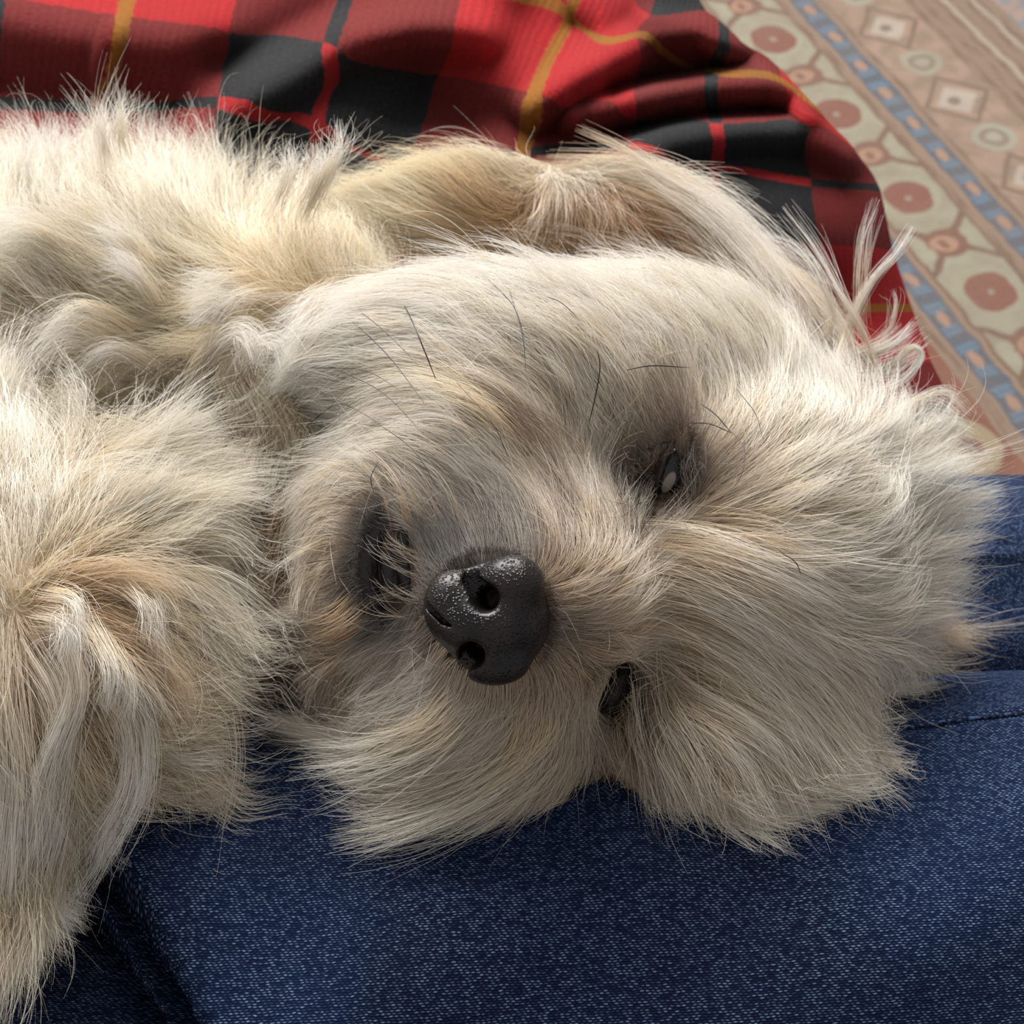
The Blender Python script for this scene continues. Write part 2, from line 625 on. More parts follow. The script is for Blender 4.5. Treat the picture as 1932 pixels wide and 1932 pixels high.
# ------------------------------------------------------------------ person in jeans
def denim_material():
    m, b = material('blue_denim', .9, .1, 0)
    u, v = uvxy()
    vec = comb(u, v)
    wr = (noise(vec, 420, 2) - .5) * .0009
    u2, v2 = u + wr, v + (noise(vec, 380, 2) - .5) * .00055
    pu, pv = .00125, .00050
    rw = (v2 / pv)
    row = rw.fl()
    cu = u2 / pu + row * .36 + white(row, 3.0 + row * 0) * .25
    rnd = white(cu.fl(), row)
    fx = (cu.fr() - .5).abs()
    fy = (rw.fr() - .5).abs()
    fleck = (1 - hyp(fx * 1.9, fy * 2.1)).ss(.02, .75)
    big = noise(vec, 25, 3)
    amp = (rnd * .85 + .1) * (big * .8 + .45)
    fade = noise(vec, 12, 3).ss(.35, .7)
    c0 = mixc(fade, L4(8, 15, 37), L4(14, 27, 57))
    c = mixc(fleck * amp, c0, mixc(rnd, L4(46, 70, 112), L4(116, 140, 174)))
    setc(b, c)
    bump(b, fleck * (rnd * .5 + .5), .0003, .9)
    return m


denim = denim_material()
o_N = {}
person = empty('person', (.1, -.07, FLOOR_Z))


def leg_tube(axis, rad, creases, seam, name, n=420, m=420, squash=1.0, a0=0):
    ax = spline(axis, n)
    R = np.interp(np.linspace(0, 1, n), np.linspace(0, 1, len(rad)), rad)
    Tn = np.gradient(ax, axis=0)
    Ln = np.concatenate([[0], np.cumsum(np.linalg.norm(np.diff(ax, axis=0), axis=1))])
    Tn /= np.linalg.norm(Tn, axis=1)[:, None]
    side = np.cross(Tn, [0, 0, 1.0])
    bad = np.linalg.norm(side, axis=1) < .3
    side[bad] = side[~bad][-1] if (~bad).any() else [0, -1, 0]
    side /= np.linalg.norm(side, axis=1)[:, None]
    upv = np.cross(side, Tn)
    # finer rings on the visible upper half
    q = np.linspace(0, 1, m, endpoint=False)
    ph = 2 * math.pi * q - .25 * np.sin(4 * math.pi * q) * 0
    cs, sn = np.cos(ph), np.sin(ph)
    N = side[:, None] * cs[None, :, None] + upv[:, None] * sn[None, :, None]
    P = ax[:, None] + R[:, None, None] * N
    x, y, d = pix(P.reshape(-1, 3))
    h = np.zeros(len(x))
    for fn in creases:
        h += fn(x, y)
    h = h.reshape(n, m)
    facing = ((P - CAM) * N).sum(-1) < 0
    P = P + N * (h * facing)[..., None]
    uv = np.stack([np.repeat(Ln[:, None], m, 1), np.repeat((ph * np.mean(R))[None], n, 0)], -1).reshape(-1, 2)
    V = P.reshape(-1, 3)
    o = mesh_obj(name, V, grid_faces(n, m, True), denim, person, uv=uv)
    o_N[o.name] = N.reshape(-1, 3)
    return o, ax, R


def step(poly, a, wd):
    def f(x, y):
        q, s = polydist(x, y, poly)
        return a * (sstep(-wd, wd, q * s) - 1)
    return f


def ridge(poly, a, wd):
    def f(x, y):
        q, s = polydist(x, y, poly)
        return a * np.exp(-(q / wd) ** 2)
    return f


def swell(x, y):
    return .0015 * np.sin(x / 130 + y / 90) + .001 * np.sin(x / 70 - y / 160 + 1)


FOLD1 = [(180, 1560), (255, 1690), (300, 1800), (362, 1940), (420, 2100)]
FOLD2 = [(120, 1600), (190, 1740), (230, 1850), (268, 1940), (320, 2100)]
SEAM1 = [(1500, 1376), (1700, 1364), (1820, 1348), (1940, 1336), (2100, 1322)]
SEAM2 = [(1500, 1045), (1720, 1038), (1940, 1034), (2100, 1036)]
near_axis = [(-.34, -.10, -.118), (-.1, -.088, -.123), (.12, -.077, -.118), (.30, -.062, -.118), (.38, -.055, -.17), (.40, -.05, -.35), (.41, -.04, -.55)]
far_axis = [(-.30, -.02, -.17), (-.1, .02, -.168), (.10, .045, -.166), (.32, .052, -.168), (.40, .055, -.22), (.42, .06, -.37), (.43, .07, -.55)]
legn, axn, Rn = leg_tube(near_axis, [.095, .088, .083, .079, .072, .06, .055],
                         [swell, step([p for p in FOLD1[::-1]], .014, 14), ridge([(p[0] - 32, p[1]) for p in FOLD1], -.010, 20), step([p for p in FOLD2[::-1]], .010, 14), ridge([(p[0] - 26, p[1]) for p in FOLD2], -.010, 20),
                          ridge(SEAM1, .0012, 22), ridge([(a, b + 9) for a, b in SEAM1], -.0014, 6)], SEAM1, 'trouser_leg')
legf, axf, Rf = leg_tube(far_axis, [.085, .075, .070, .064, .06, .055, .052],
                         [swell, ridge([(a, b + 16) for a, b in SEAM2], .002, 16), ridge(SEAM2, -.0018, 7), ridge([(1700, 1160), (1932, 1130)], -.002, 50),
                          ridge([(1780, 905), (1932, 898)], .0015, 16)], SEAM2, 'trouser_leg', n=300, m=300)
tag(person, 'person in blue denim jeans, seated, dog head resting on the lap', 'person')


# chain-stitched seam cord on the near leg
dg = bpy.context.evaluated_depsgraph_get()
from mathutils.bvhtree import BVHTree


def bvh_of(o):
    me = o.data
    return BVHTree.FromPolygons([v.co for v in me.vertices], [tuple(p.vertices) for p in me.polygons])


bn = bvh_of(legn)
cm_, cb_ = material('seam_thread', .8, .2)
vec, ox, oy, oz = objxyz()
setc(cb_, mixc(noise(vec, 900, 2).ss(.45, .62), L4(14, 22, 44), L4(70, 96, 138)))
SV, SF = [], []
sp = spline(SEAM1, 400)
dist = np.concatenate([[0], np.cumsum(np.linalg.norm(np.diff(sp, axis=0), axis=1))])
for q in np.arange(0, dist[-1], 7.5):
    x, y = np.interp(q, dist, sp[:, 0]), np.interp(q, dist, sp[:, 1])
    if x < 1680:
        continue
    pts = []
    for k in np.linspace(-1, 1, 6):
        d = ray(x + k * 6.5, y + 9 - k * 3.2)
        h = bn.ray_cast(Vector(CAM), Vector(d))[0]
        if h is None:
            break
        pts.append(np.array(h) + np.array([0, .0, .00015]) + UP * .0)
    if len(pts) == 6:
        v, f = tube(pts, [.0002, .00042, .00048, .00048, .0004, .0002], 6)
        b0 = sum(len(a) for a in SV)
        SV.append(v)
        SF += [[i + b0 for i in ff] for ff in f]
if SV:
    so = mesh_obj('seam_stitching', np.vstack(SV), SF, cm_, legn)
    tag(so, 'dark twisted stitching along the trouser seam', kind='stuff')

# ------------------------------------------------------------------ dog: body surface
PRIM = []   # centre, axes, radii, group


def blob(g, px, py, d, rx, ry, rd, rot=0):
    k = d / FPX
    c, s = math.cos(math.radians(rot)), math.sin(math.radians(rot))
    ex, ey = RIGHT, -UP
    A = np.stack([ex * c + ey * s, -ex * s + ey * c, FWD])
    PRIM.append((at(px, py, d), A, np.array([rx, ry, rd]) * k, g))


HEAD, BODY, LEG, EAR, MUZ = 0, 1, 2, 3, 4


def off_legs(P, gap=.0012):
    """keep points outside the two thighs"""
    for ax, R in ((axn, Rn), (axf, Rf)):
        k = np.argmax(ax[:, 0] > .34) or len(ax)
        ay, az, rr = (np.interp(P[..., 0], ax[:k, 0], q) for q in (ax[:k, 1], ax[:k, 2], R[:k]))
        dy, dz = P[..., 1] - ay, P[..., 2] - az
        r = np.hypot(dy, dz) + 1e-9
        f = np.maximum(1, (rr + gap) / r)
        P = np.stack([P[..., 0], ay + dy * f, az + dz * f], -1)
    return P


blob(HEAD, 1370, 1040, .338, 285, 320, 330)            # skull
blob(HEAD, 1340, 1368, .331, 255, 190, 260)            # lower brow
blob(HEAD, 970, 720, .330, 370, 190, 230, 6)          # upper cheek
blob(HEAD, 1290, 675, .350, 230, 130, 200, 22)         # temple
blob(MUZ, 870, 900, .305, 205, 165, 180, -20)          # upper lip
blob(MUZ, 1040, 1110, .298, 170, 190, 210)             # muzzle bridge
blob(MUZ, 940, 1150, .287, 140, 160, 125)              # muzzle end
blob(MUZ, 890, 1360, .310, 215, 140, 190, 8)           # lower lip
blob(MUZ, 680, 1080, .312, 90, 170, 130)               # chin
blob(MUZ, 760, 1100, .318, 120, 190, 130)              # mouth floor
blob(HEAD, 720, 1100, .350, 200, 300, 150)             # throat
blob(BODY, 560, 710, .372, 190, 270, 220)              # neck
blob(BODY, 210, 650, .392, 410, 280, 300)              # chest
blob(BODY, -330, 760, .43, 520, 430, 380)              # trunk
blob(BODY, 430, 1150, .372, 200, 250, 170)             # armpit
blob(LEG, 85, 1225, .296, 230, 250, 200)              # bent foreleg
blob(LEG, 20, 1010, .315, 240, 150, 190)
blob(LEG, -70, 1560, .304, 220, 290, 200)
blob(EAR, 1010, 400, .395, 280, 84, 60, 0)             # ear flap
blob(EAR, 1300, 480, .390, 180, 76, 60, 28)
blob(EAR, 1470, 640, .380, 90, 120, 60, -30)
blob(EAR, 1600, 1090, .388, 90, 200, 70)               # other ear
PC = np.array([p[0] for p in PRIM])
PA = np.array([p[1] for p in PRIM])
PR = np.array([p[2] for p in PRIM])
PG = np.array([p[3] for p in PRIM])
DENTS = [(at(1262, 895, .298), .0085, .006), (at(1160, 1300, .305), .0095, .008)]


def prim_sdf(P, i):
    q = (P - PC[i]) @ PA[i].T
    k0 = np.linalg.norm(q / PR[i], axis=-1)
    k1 = np.linalg.norm(q / PR[i] ** 2, axis=-1) + 1e-9
    return k0 * (k0 - 1) / k1


def sdf(P, k=.016):
    d = None
    for i in range(len(PC)):
        e = prim_sdf(P, i)
        if d is None:
            d = e
        else:
            h = np.clip(.5 + .5 * (d - e) / k, 0, 1)
            d = d + (e - d) * h - k * h * (1 - h)
    for c, r, kk in DENTS:
        e = r - np.linalg.norm(P - c, axis=-1)
        h = np.clip(.5 - .5 * (d - e) / kk, 0, 1)
        d = d * (1 - h) + e * h + kk * h * (1 - h)
    return d


def surface_nets(f, lo, hi, h):
    n = np.ceil((np.asarray(hi) - lo) / h).astype(int) + 1
    ax = [lo[i] + h * np.arange(n[i]) for i in range(3)]
    G = np.stack(np.meshgrid(*ax, indexing='ij'), -1)
    D = np.empty(tuple(n))
    for i in range(0, n[0], 16):
        D[i:i + 16] = f(G[i:i + 16].reshape(-1, 3)).reshape(G[i:i + 16].shape[:3])
    sg = D < 0
    cs = np.zeros(tuple(n - 1), int)
    for a in (0, 1):
        for b in (0, 1):
            for c in (0, 1):
                cs += sg[a:n[0] - 1 + a, b:n[1] - 1 + b, c:n[2] - 1 + c]
    act = (cs > 0) & (cs < 8)
    idx = -np.ones(tuple(n - 1), int)
    cells = np.argwhere(act)
    idx[act] = np.arange(len(cells))
    acc = np.zeros((len(cells), 3))
    cnt = np.zeros(len(cells))
    corners = [(a, b, c) for a in (0, 1) for b in (0, 1) for c in (0, 1)]
    for p in corners:
        for axn_ in range(3):
            if p[axn_] == 0:
                q = list(p)
                q[axn_] = 1
                d0 = D[cells[:, 0] + p[0], cells[:, 1] + p[1], cells[:, 2] + p[2]]
                d1 = D[cells[:, 0] + q[0], cells[:, 1] + q[1], cells[:, 2] + q[2]]
                cr = (d0 < 0) != (d1 < 0)
                t = np.where(cr, d0 / (d0 - d1 + 1e-30), 0)
                pos = np.tile(np.array(p, float), (len(cells), 1))
                pos[:, axn_] += t
                acc[cr] += pos[cr]
                cnt[cr] += 1
    V = lo + h * (cells + acc / cnt[:, None])
    F = []
    for a in range(3):
        b, c = (a + 1) % 3, (a + 2) % 3
        s0 = [slice(None)] * 3
        s1 = [slice(None)] * 3
        s0[a], s1[a] = slice(0, n[a] - 1), slice(1, n[a])
        e = np.argwhere(sg[tuple(s0)] != sg[tuple(s1)])
        e = e[(e[:, b] > 0) & (e[:, c] > 0) & (e[:, b] < n[b] - 1) & (e[:, c] < n[c] - 1)]
        ins = sg[e[:, 0], e[:, 1], e[:, 2]]
        db, dc = np.eye(3, dtype=int)[b], np.eye(3, dtype=int)[c]
        q = [e - db - dc, e - dc, e, e - db]
        quad = np.stack([idx[k[:, 0], k[:, 1], k[:, 2]] for k in q], -1)
        quad[~ins] = quad[~ins][:, ::-1]
        F.append(quad)
    return V, np.vstack(F)


def normal(P, e=.0012):
    k = np.array([[1, -1, -1], [-1, -1, 1], [-1, 1, -1], [1, 1, 1]], float)
    n = sum(q * sdf(P + q * e)[:, None] for q in k)
    return n / (np.linalg.norm(n, axis=1)[:, None] + 1e-12)


def surf(px, py, lift=0.0, far=.40):
    """depth along the sight line at which the dog's skin (grown by lift) is met"""
    px, py = np.atleast_1d(px).astype(float), np.atleast_1d(py).astype(float)
    r = ray(px, py)
    rl = np.linalg.norm(r, axis=1)
    d = np.full(len(px), .15)
    for _ in range(40):
        d = d + np.clip(sdf(CAM + r * d[:, None]) - lift, -.01, .03) / rl * .9
    return np.where(d > .6, far, d)


DG0, DGS, DGN = -260, 16, 150
_gx, _gy = np.meshgrid(DG0 + DGS * np.arange(DGN), DG0 + DGS * np.arange(DGN), indexing='ij')
DMAP = surf(_gx.ravel(), _gy.ravel(), far=.9).reshape(DGN, DGN)


def skin_d(x, y):
    i = np.clip(np.round((x - DG0) / DGS).astype(int), 0, DGN - 1)
    j = np.clip(np.round((y - DG0) / DGS).astype(int), 0, DGN - 1)
    return DMAP[i, j]


dog = empty('dog', (-.05, .06, -.13))
lo_, hi_ = (PC - PR.max(1)[:, None]).min(0) - .01, (PC + PR.max(1)[:, None]).max(0) + .01
BV, BF = surface_nets(sdf, lo_, hi_, .003)

# skin colour follows the dog: pale under the coat, dark around nose, lips and eyes
FURPTS = []


def furc(x, y, sr, rgb):
    FURPTS.append((x, y, sr, rgb))


# ------------------------------------------------------------------ dog: coat colour and flow charts
CREAM, WHITE_, GOLD, TAN = (240, 226, 200), (250, 244, 232), (236, 214, 172), (214, 178, 124)
GREY, DARK, BROWN = (196, 184, 166), (52, 47, 46), (120, 88, 62)
COLS = {
    HEAD: [(1000, 560, 140, WHITE_), (700, 620, 120, WHITE_), (1200, 640, 120, WHITE_), (850, 720, 90, (232, 226, 214)), (1400, 720, 140, (246, 236, 216)),
           (1550, 900, 150, (246, 238, 222)), (1450, 1050, 130, (236, 226, 206)), (1600, 1100, 130, (236, 226, 206)), (1350, 1180, 110, (226, 212, 188)), (1500, 1300, 130, (224, 212, 190)),
           (1300, 1400, 110, (222, 212, 192)), (1450, 1450, 110, (222, 212, 192)), (1150, 1450, 70, (186, 158, 118)), (1120, 1340, 60, (84, 64, 48)), (1170, 1290, 58, (38, 32, 30)),
           (1265, 900, 66, (34, 28, 27)), (1235, 945, 60, (52, 40, 34)), (1185, 935, 46, (92, 70, 52)), (1312, 905, 52, (84, 64, 50)), (1285, 815, 30, (110, 86, 68)), (1290, 780, 30, (186, 158, 128)), (1230, 780, 60, (238, 222, 204)), (1150, 850, 60, (234, 220, 198)), (1380, 850, 60, (240, 230, 212)), (1150, 1150, 70, (196, 178, 150)), (1240, 1060, 60, (228, 218, 200)),
           (720, 1050, 60, (160, 138, 110)), (600, 1350, 90, (150, 120, 84)), (560, 1150, 90, (160, 130, 90))],
    MUZ: [(900, 780, 80, (236, 228, 214)), (820, 985, 40, (222, 214, 202)), (765, 925, 40, (222, 212, 196)), (880, 985, 40, (204, 196, 186)), (640, 1000, 40, (226, 212, 192)), (650, 930, 50, (236, 222, 202)), (830, 1260, 40, (214, 208, 200)), (760, 1240, 50, (222, 214, 202)), (700, 720, 90, (244, 238, 226)), (1000, 860, 70, (226, 214, 192)), (960, 950, 70, (220, 212, 198)), (860, 920, 70, (222, 214, 200)), (780, 860, 70, (232, 222, 204)),
          (935, 1024, 34, (70, 64, 62)), (855, 1040, 36, (78, 72, 70)), (1000, 1040, 30, (96, 86, 78)), (1050, 1040, 40, (190, 172, 148)), (1060, 950, 50, (200, 182, 154)), (1080, 1120, 45, (190, 172, 148)), (1052, 1180, 22, (76, 66, 60)), (1090, 1200, 40, (186, 166, 138)), (1140, 1120, 60, (214, 198, 174)), (1120, 1000, 60, (214, 200, 178)),
          (790, 1090, 28, (130, 122, 114)), (790, 1180, 30, (140, 132, 126)), (735, 1060, 54, (36, 32, 33)), (695, 1090, 52, (38, 34, 35)), (730, 985, 40, (64, 56, 55)), (715, 1150, 44, (44, 39, 40)),
          (600, 950, 80, (238, 222, 200)), (620, 1070, 45, (226, 208, 184)), (620, 1210, 70, (216, 200, 178)), (660, 1280, 60, (186, 166, 142)), (560, 860, 70, (242, 228, 206)),
          (800, 1330, 70, (222, 216, 204)), (900, 1340, 60, (208, 200, 186)), (1020, 1330, 55, (186, 170, 148)), (950, 1450, 90, (214, 202, 180)), (750, 1450, 90, (230, 220, 200)), (800, 1560, 90, (230, 214, 182)), (1050, 1480, 50, (186, 162, 128))],
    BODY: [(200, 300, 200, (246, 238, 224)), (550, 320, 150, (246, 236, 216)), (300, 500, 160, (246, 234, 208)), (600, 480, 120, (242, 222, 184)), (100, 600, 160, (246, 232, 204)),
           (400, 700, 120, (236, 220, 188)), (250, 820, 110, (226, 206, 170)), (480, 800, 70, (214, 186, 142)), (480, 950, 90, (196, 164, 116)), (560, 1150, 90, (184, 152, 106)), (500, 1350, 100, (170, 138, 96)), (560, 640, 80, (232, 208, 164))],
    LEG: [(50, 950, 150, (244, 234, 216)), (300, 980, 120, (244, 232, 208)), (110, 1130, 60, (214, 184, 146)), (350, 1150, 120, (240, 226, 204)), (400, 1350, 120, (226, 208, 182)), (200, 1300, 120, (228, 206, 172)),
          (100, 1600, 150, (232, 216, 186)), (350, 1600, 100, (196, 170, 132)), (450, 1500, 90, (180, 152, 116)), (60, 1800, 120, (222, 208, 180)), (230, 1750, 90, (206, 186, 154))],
    EAR: [(820, 390, 80, (242, 224, 192)), (900, 320, 70, (242, 226, 196)), (1050, 285, 60, (246, 236, 222)), (950, 430, 60, (212, 176, 124)), (1060, 430, 60, (186, 144, 90)), (1180, 440, 60, (176, 132, 80)), (1300, 490, 60, (160, 118, 70)), (1250, 325, 55, (246, 236, 218)), (1380, 430, 60, (238, 222, 196)),
          (1400, 570, 60, (146, 110, 70)), (1500, 560, 70, (242, 230, 210)), (1600, 680, 80, (244, 236, 222)), (1650, 1130, 120, (206, 186, 156))],
}
# strokes: points root to tip, hair length (image units), lift, clumping
ST = {
    HEAD: [
        ([(1180, 640), (1080, 540), (960, 470), (860, 440)], 190, .28, .45), ([(1050, 640), (900, 560), (760, 520), (640, 530)], 190, .25, .45),
        ([(1270, 760), (1210, 630), (1100, 530), (990, 460)], 180, .22, .5), ([(1330, 720), (1300, 620), (1230, 550), (1170, 490)], 150, .25, .5),
        ([(1420, 780), (1420, 680), (1390, 610), (1350, 550)], 140, .25, .5), ([(1180, 860), (1130, 740), (1030, 640), (900, 570)], 150, .18, .45),
        ([(950, 690), (800, 640), (650, 620), (540, 660)], 190, .25, .5), ([(900, 620), (760, 590), (620, 600), (520, 640)], 190, .25, .5), ([(800, 740), (680, 690), (560, 680), (500, 700)], 170, .25, .5),
        ([(1500, 780), (1540, 680), (1560, 610)], 180, .25, .5), ([(1420, 850), (1520, 760), (1620, 680)], 170, .2, .5), ([(1480, 900), (1620, 800), (1740, 730)], 200, .25, .5),
        ([(1380, 930), (1500, 900), (1650, 860), (1800, 840)], 220, .25, .55), ([(1340, 960), (1500, 970), (1650, 950), (1800, 890)], 220, .25, .55), ([(1500, 990), (1650, 990), (1780, 960)], 220, .3, .6),
        ([(1180, 1000), (1300, 1010), (1450, 1060), (1620, 1080)], 200, .25, .5), ([(1450, 1050), (1620, 1070), (1780, 1060)], 220, .3, .6),
        ([(1120, 1080), (1260, 1050), (1400, 1090), (1560, 1180), (1700, 1280)], 240, .28, .6), ([(1450, 1130), (1600, 1180), (1770, 1200)], 220, .3, .6),
        ([(1130, 1150), (1280, 1140), (1450, 1190), (1600, 1280), (1700, 1370)], 250, .28, .6), ([(1200, 1200), (1350, 1220), (1500, 1310), (1620, 1430)], 280, .28, .6),
        ([(1200, 1250), (1320, 1310), (1430, 1410), (1500, 1530)], 280, .25, .55), ([(1220, 1320), (1310, 1390), (1380, 1480), (1420, 1570)], 260, .25, .55), ([(1450, 1330), (1560, 1430), (1620, 1520)], 260, .3, .6),
        ([(1200, 1380), (1250, 1450), (1270, 1530)], 220, .25, .5), ([(1150, 1400), (1170, 1470), (1200, 1530)], 150, .25, .5), ([(1560, 1300), (1630, 1390), (1670, 1460)], 180, .3, .5),
        ([(1290, 830), (1280, 750), (1255, 660)], 120, .35, .4), ([(1250, 960), (1180, 950), (1130, 900)], 70, .2, .3), ([(1330, 880), (1390, 830), (1430, 760)], 100, .15, .3),
        ([(1230, 850), (1190, 770), (1130, 690)], 100, .15, .3), ([(1200, 900), (1140, 860), (1090, 790)], 90, .15, .3),
        ([(640, 1200), (560, 1240), (520, 1300)], 120, .4, .5), ([(700, 900), (600, 850), (530, 830)], 120, .3, .5)],
    MUZ: [
        ([(1060, 1060), (1065, 940), (1020, 830), (920, 750), (780, 710), (640, 730)], 220, .16, .35), ([(1000, 1030), (990, 920), (930, 820), (820, 760), (690, 750), (570, 790)], 200, .16, .35),
        ([(930, 1030), (910, 930), (850, 850), (760, 810), (640, 810)], 150, .15, .35), ([(870, 1050), (840, 960), (790, 890), (720, 850), (620, 850)], 120, .16, .4),
        ([(820, 1090), (780, 1000), (750, 930), (690, 880)], 90, .18, .5), ([(1090, 1020), (1110, 930), (1120, 840)], 110, .15, .3), ([(1060, 1150), (1130, 1120), (1220, 1070)], 110, .22, .3),
        ([(1060, 1190), (1140, 1200), (1230, 1180)], 110, .25, .3), ([(1055, 1215), (1090, 1270), (1110, 1340)], 110, .2, .4), ([(1040, 1240), (1060, 1340), (1050, 1450), (1000, 1530)], 200, .18, .45),
        ([(1000, 1270), (1010, 1370), (960, 1460), (850, 1530), (720, 1570)], 290, .18, .45), ([(930, 1295), (920, 1380), (840, 1450), (720, 1490), (600, 1500)], 290, .18, .45),
        ([(870, 1290), (840, 1360), (750, 1410), (640, 1430), (560, 1430)], 260, .18, .45), ([(820, 1230), (780, 1290), (710, 1340), (640, 1370)], 140, .2, .45), ([(800, 1180), (750, 1200), (700, 1250)], 90, .25, .5),
        ([(1050, 1450), (1030, 1540), (1000, 1580)], 140, .2, .5), ([(900, 1480), (780, 1550), (660, 1590)], 260, .2, .5),
        ([(720, 900), (640, 860), (560, 850)], 130, .3, .6), ([(690, 960), (620, 940), (565, 970)], 130, .3, .6), ([(660, 1040), (600, 1050), (560, 1110)], 110, .25, .6), ([(680, 1180), (620, 1190), (580, 1180)], 120, .25, .6),
        ([(690, 1230), (640, 1280), (600, 1310)], 120, .25, .5), ([(740, 1010), (700, 1000), (670, 990)], 34, .2, .1), ([(700, 1100), (670, 1100), (650, 1120)], 34, .2, .1), ([(740, 1090), (710, 1120), (700, 1150)], 34, .2, .1)],
    BODY: [
        ([(60, 420), (50, 320), (40, 250)], 185, .5, .55), ([(250, 430), (230, 320), (215, 250)], 185, .5, .55), ([(420, 420), (430, 330), (430, 280)], 185, .5, .55), ([(570, 480), (575, 380), (580, 280)], 190, .5, .55),
        ([(640, 570), (650, 480), (650, 400)], 160, .4, .5), ([(330, 560), (220, 470), (90, 420)], 220, .45, .6), ([(480, 560), (420, 500), (330, 470)], 220, .45, .6), ([(130, 600), (60, 520), (-30, 480)], 220, .45, .6),
        ([(560, 620), (470, 600), (390, 640)], 200, .4, .6), ([(480, 680), (330, 650), (170, 690), (60, 790)], 220, .4, .6), ([(300, 830), (360, 720), (450, 660), (500, 720)], 220, .45, .65), ([(200, 800), (110, 800), (40, 870)], 220, .4, .6),
        ([(400, 870), (360, 780), (300, 760)], 200, .4, .6), ([(460, 830), (480, 900), (470, 980)], 180, .35, .6), ([(420, 950), (520, 980), (570, 1080)], 180, .4, .6), ([(450, 1050), (550, 1120), (600, 1240)], 180, .4, .6),
        ([(470, 1200), (560, 1270), (600, 1380)], 180, .4, .6), ([(480, 1330), (550, 1380), (570, 1440)], 150, .4, .6), ([(640, 720), (600, 640), (540, 600)], 180, .35, .5)],
    LEG: [
        ([(60, 1060), (60, 950), (40, 830)], 230, .5, .86), ([(110, 1050), (190, 930), (300, 850)], 240, .5, .88), ([(130, 1080), (270, 1000), (400, 940)], 260, .45, .9), ([(130, 1110), (300, 1040), (430, 1070), (470, 1140)], 260, .4, .9),
        ([(150, 1140), (330, 1130), (480, 1160)], 240, .4, .88), ([(150, 1170), (330, 1210), (500, 1260)], 240, .4, .88), ([(140, 1190), (300, 1290), (490, 1380)], 200, .4, .88), ([(110, 1200), (200, 1330), (260, 1480), (220, 1620)], 280, .35, .9),
        ([(60, 1200), (120, 1360), (110, 1520), (60, 1680)], 300, .35, .9), ([(0, 1200), (20, 1400), (20, 1600), (10, 1780)], 300, .35, .9), ([(-80, 1200), (-90, 1450), (-60, 1700)], 300, .35, .9), ([(260, 1400), (360, 1470), (400, 1530)], 190, .4, .86),
        ([(200, 1500), (270, 1600), (320, 1660)], 200, .4, .86), ([(120, 1600), (170, 1700), (240, 1760)], 240, .4, .86), ([(20, 1650), (70, 1780), (60, 1900)], 260, .4, .88), ([(-60, 1080), (-120, 960), (-160, 860)], 240, .5, .86), ([(350, 1280), (410, 1370), (440, 1440)], 170, .4, .86)],
    EAR: [
        ([(1050, 360), (1060, 420), (1050, 490)], 80, .25, .35), ([(1100, 370), (1120, 430), (1110, 490)], 80, .25, .35),
        ([(900, 420), (820, 380), (750, 350)], 170, .45, .35), ([(1000, 400), (940, 340), (880, 270)], 150, .5, .3), ([(1110, 330), (1190, 320), (1280, 350)], 130, .25, .3), ([(1200, 390), (1280, 400), (1380, 470)], 150, .15, .4),
        ([(1000, 430), (1000, 470), (980, 520)], 120, .3, .35), ([(1150, 400), (1170, 450), (1160, 510)], 130, .25, .4), ([(1300, 410), (1340, 470), (1350, 540)], 160, .18, .5), ([(1350, 430), (1430, 500), (1480, 590)], 200, .15, .6),
        ([(1420, 500), (1490, 590), (1530, 690)], 200, .15, .6), ([(1500, 560), (1570, 640), (1620, 740)], 200, .3, .6), ([(1540, 640), (1620, 650), (1700, 640)], 200, .4, .6), ([(1560, 700), (1640, 720), (1720, 700)], 190, .4, .6),
        ([(1600, 1000), (1680, 1060), (1740, 1090)], 170, .3, .6), ([(1600, 1150), (1690, 1170), (1760, 1180)], 170, .3, .6), ([(1590, 1240), (1660, 1280), (1700, 1330)], 140, .3, .6)],
}
G0, GS, GN = -700, 12, 280


def chart(g):
    segs, val = [], []
    for pts, ln, lf, cl in ST[g]:
        q = spline(pts, 7)
        for a, b in zip(q[:-1], q[1:]):
            d = b - a
            segs.append((*((a + b) / 2),))
            val.append((*(d / np.linalg.norm(d)), ln, lf, cl))
    segs, val = np.array(segs), np.array(val)
    gx, gy = np.meshgrid(G0 + GS * np.arange(GN), G0 + GS * np.arange(GN), indexing='ij')
    out = np.zeros((GN, GN, 5))
    sg2 = 2 * 46.0 ** 2
    for i in range(GN):
        d2 = (gx[i][:, None] - segs[:, 0]) ** 2 + (gy[i][:, None] - segs[:, 1]) ** 2
        wgt = np.exp(-d2 / sg2) + 30. / (d2 + 400) ** 1.6
        wgt /= wgt.sum(1)[:, None]
        out[i] = wgt @ val
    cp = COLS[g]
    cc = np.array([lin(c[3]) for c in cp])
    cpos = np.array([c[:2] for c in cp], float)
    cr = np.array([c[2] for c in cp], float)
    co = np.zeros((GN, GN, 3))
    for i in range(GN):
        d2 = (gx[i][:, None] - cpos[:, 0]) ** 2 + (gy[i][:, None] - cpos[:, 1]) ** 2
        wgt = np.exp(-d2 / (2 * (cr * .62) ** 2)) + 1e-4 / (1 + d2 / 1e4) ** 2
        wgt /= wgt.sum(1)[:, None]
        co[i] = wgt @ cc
    return np.concatenate([out, co], -1)


CH = {g: chart(g) for g in ST}


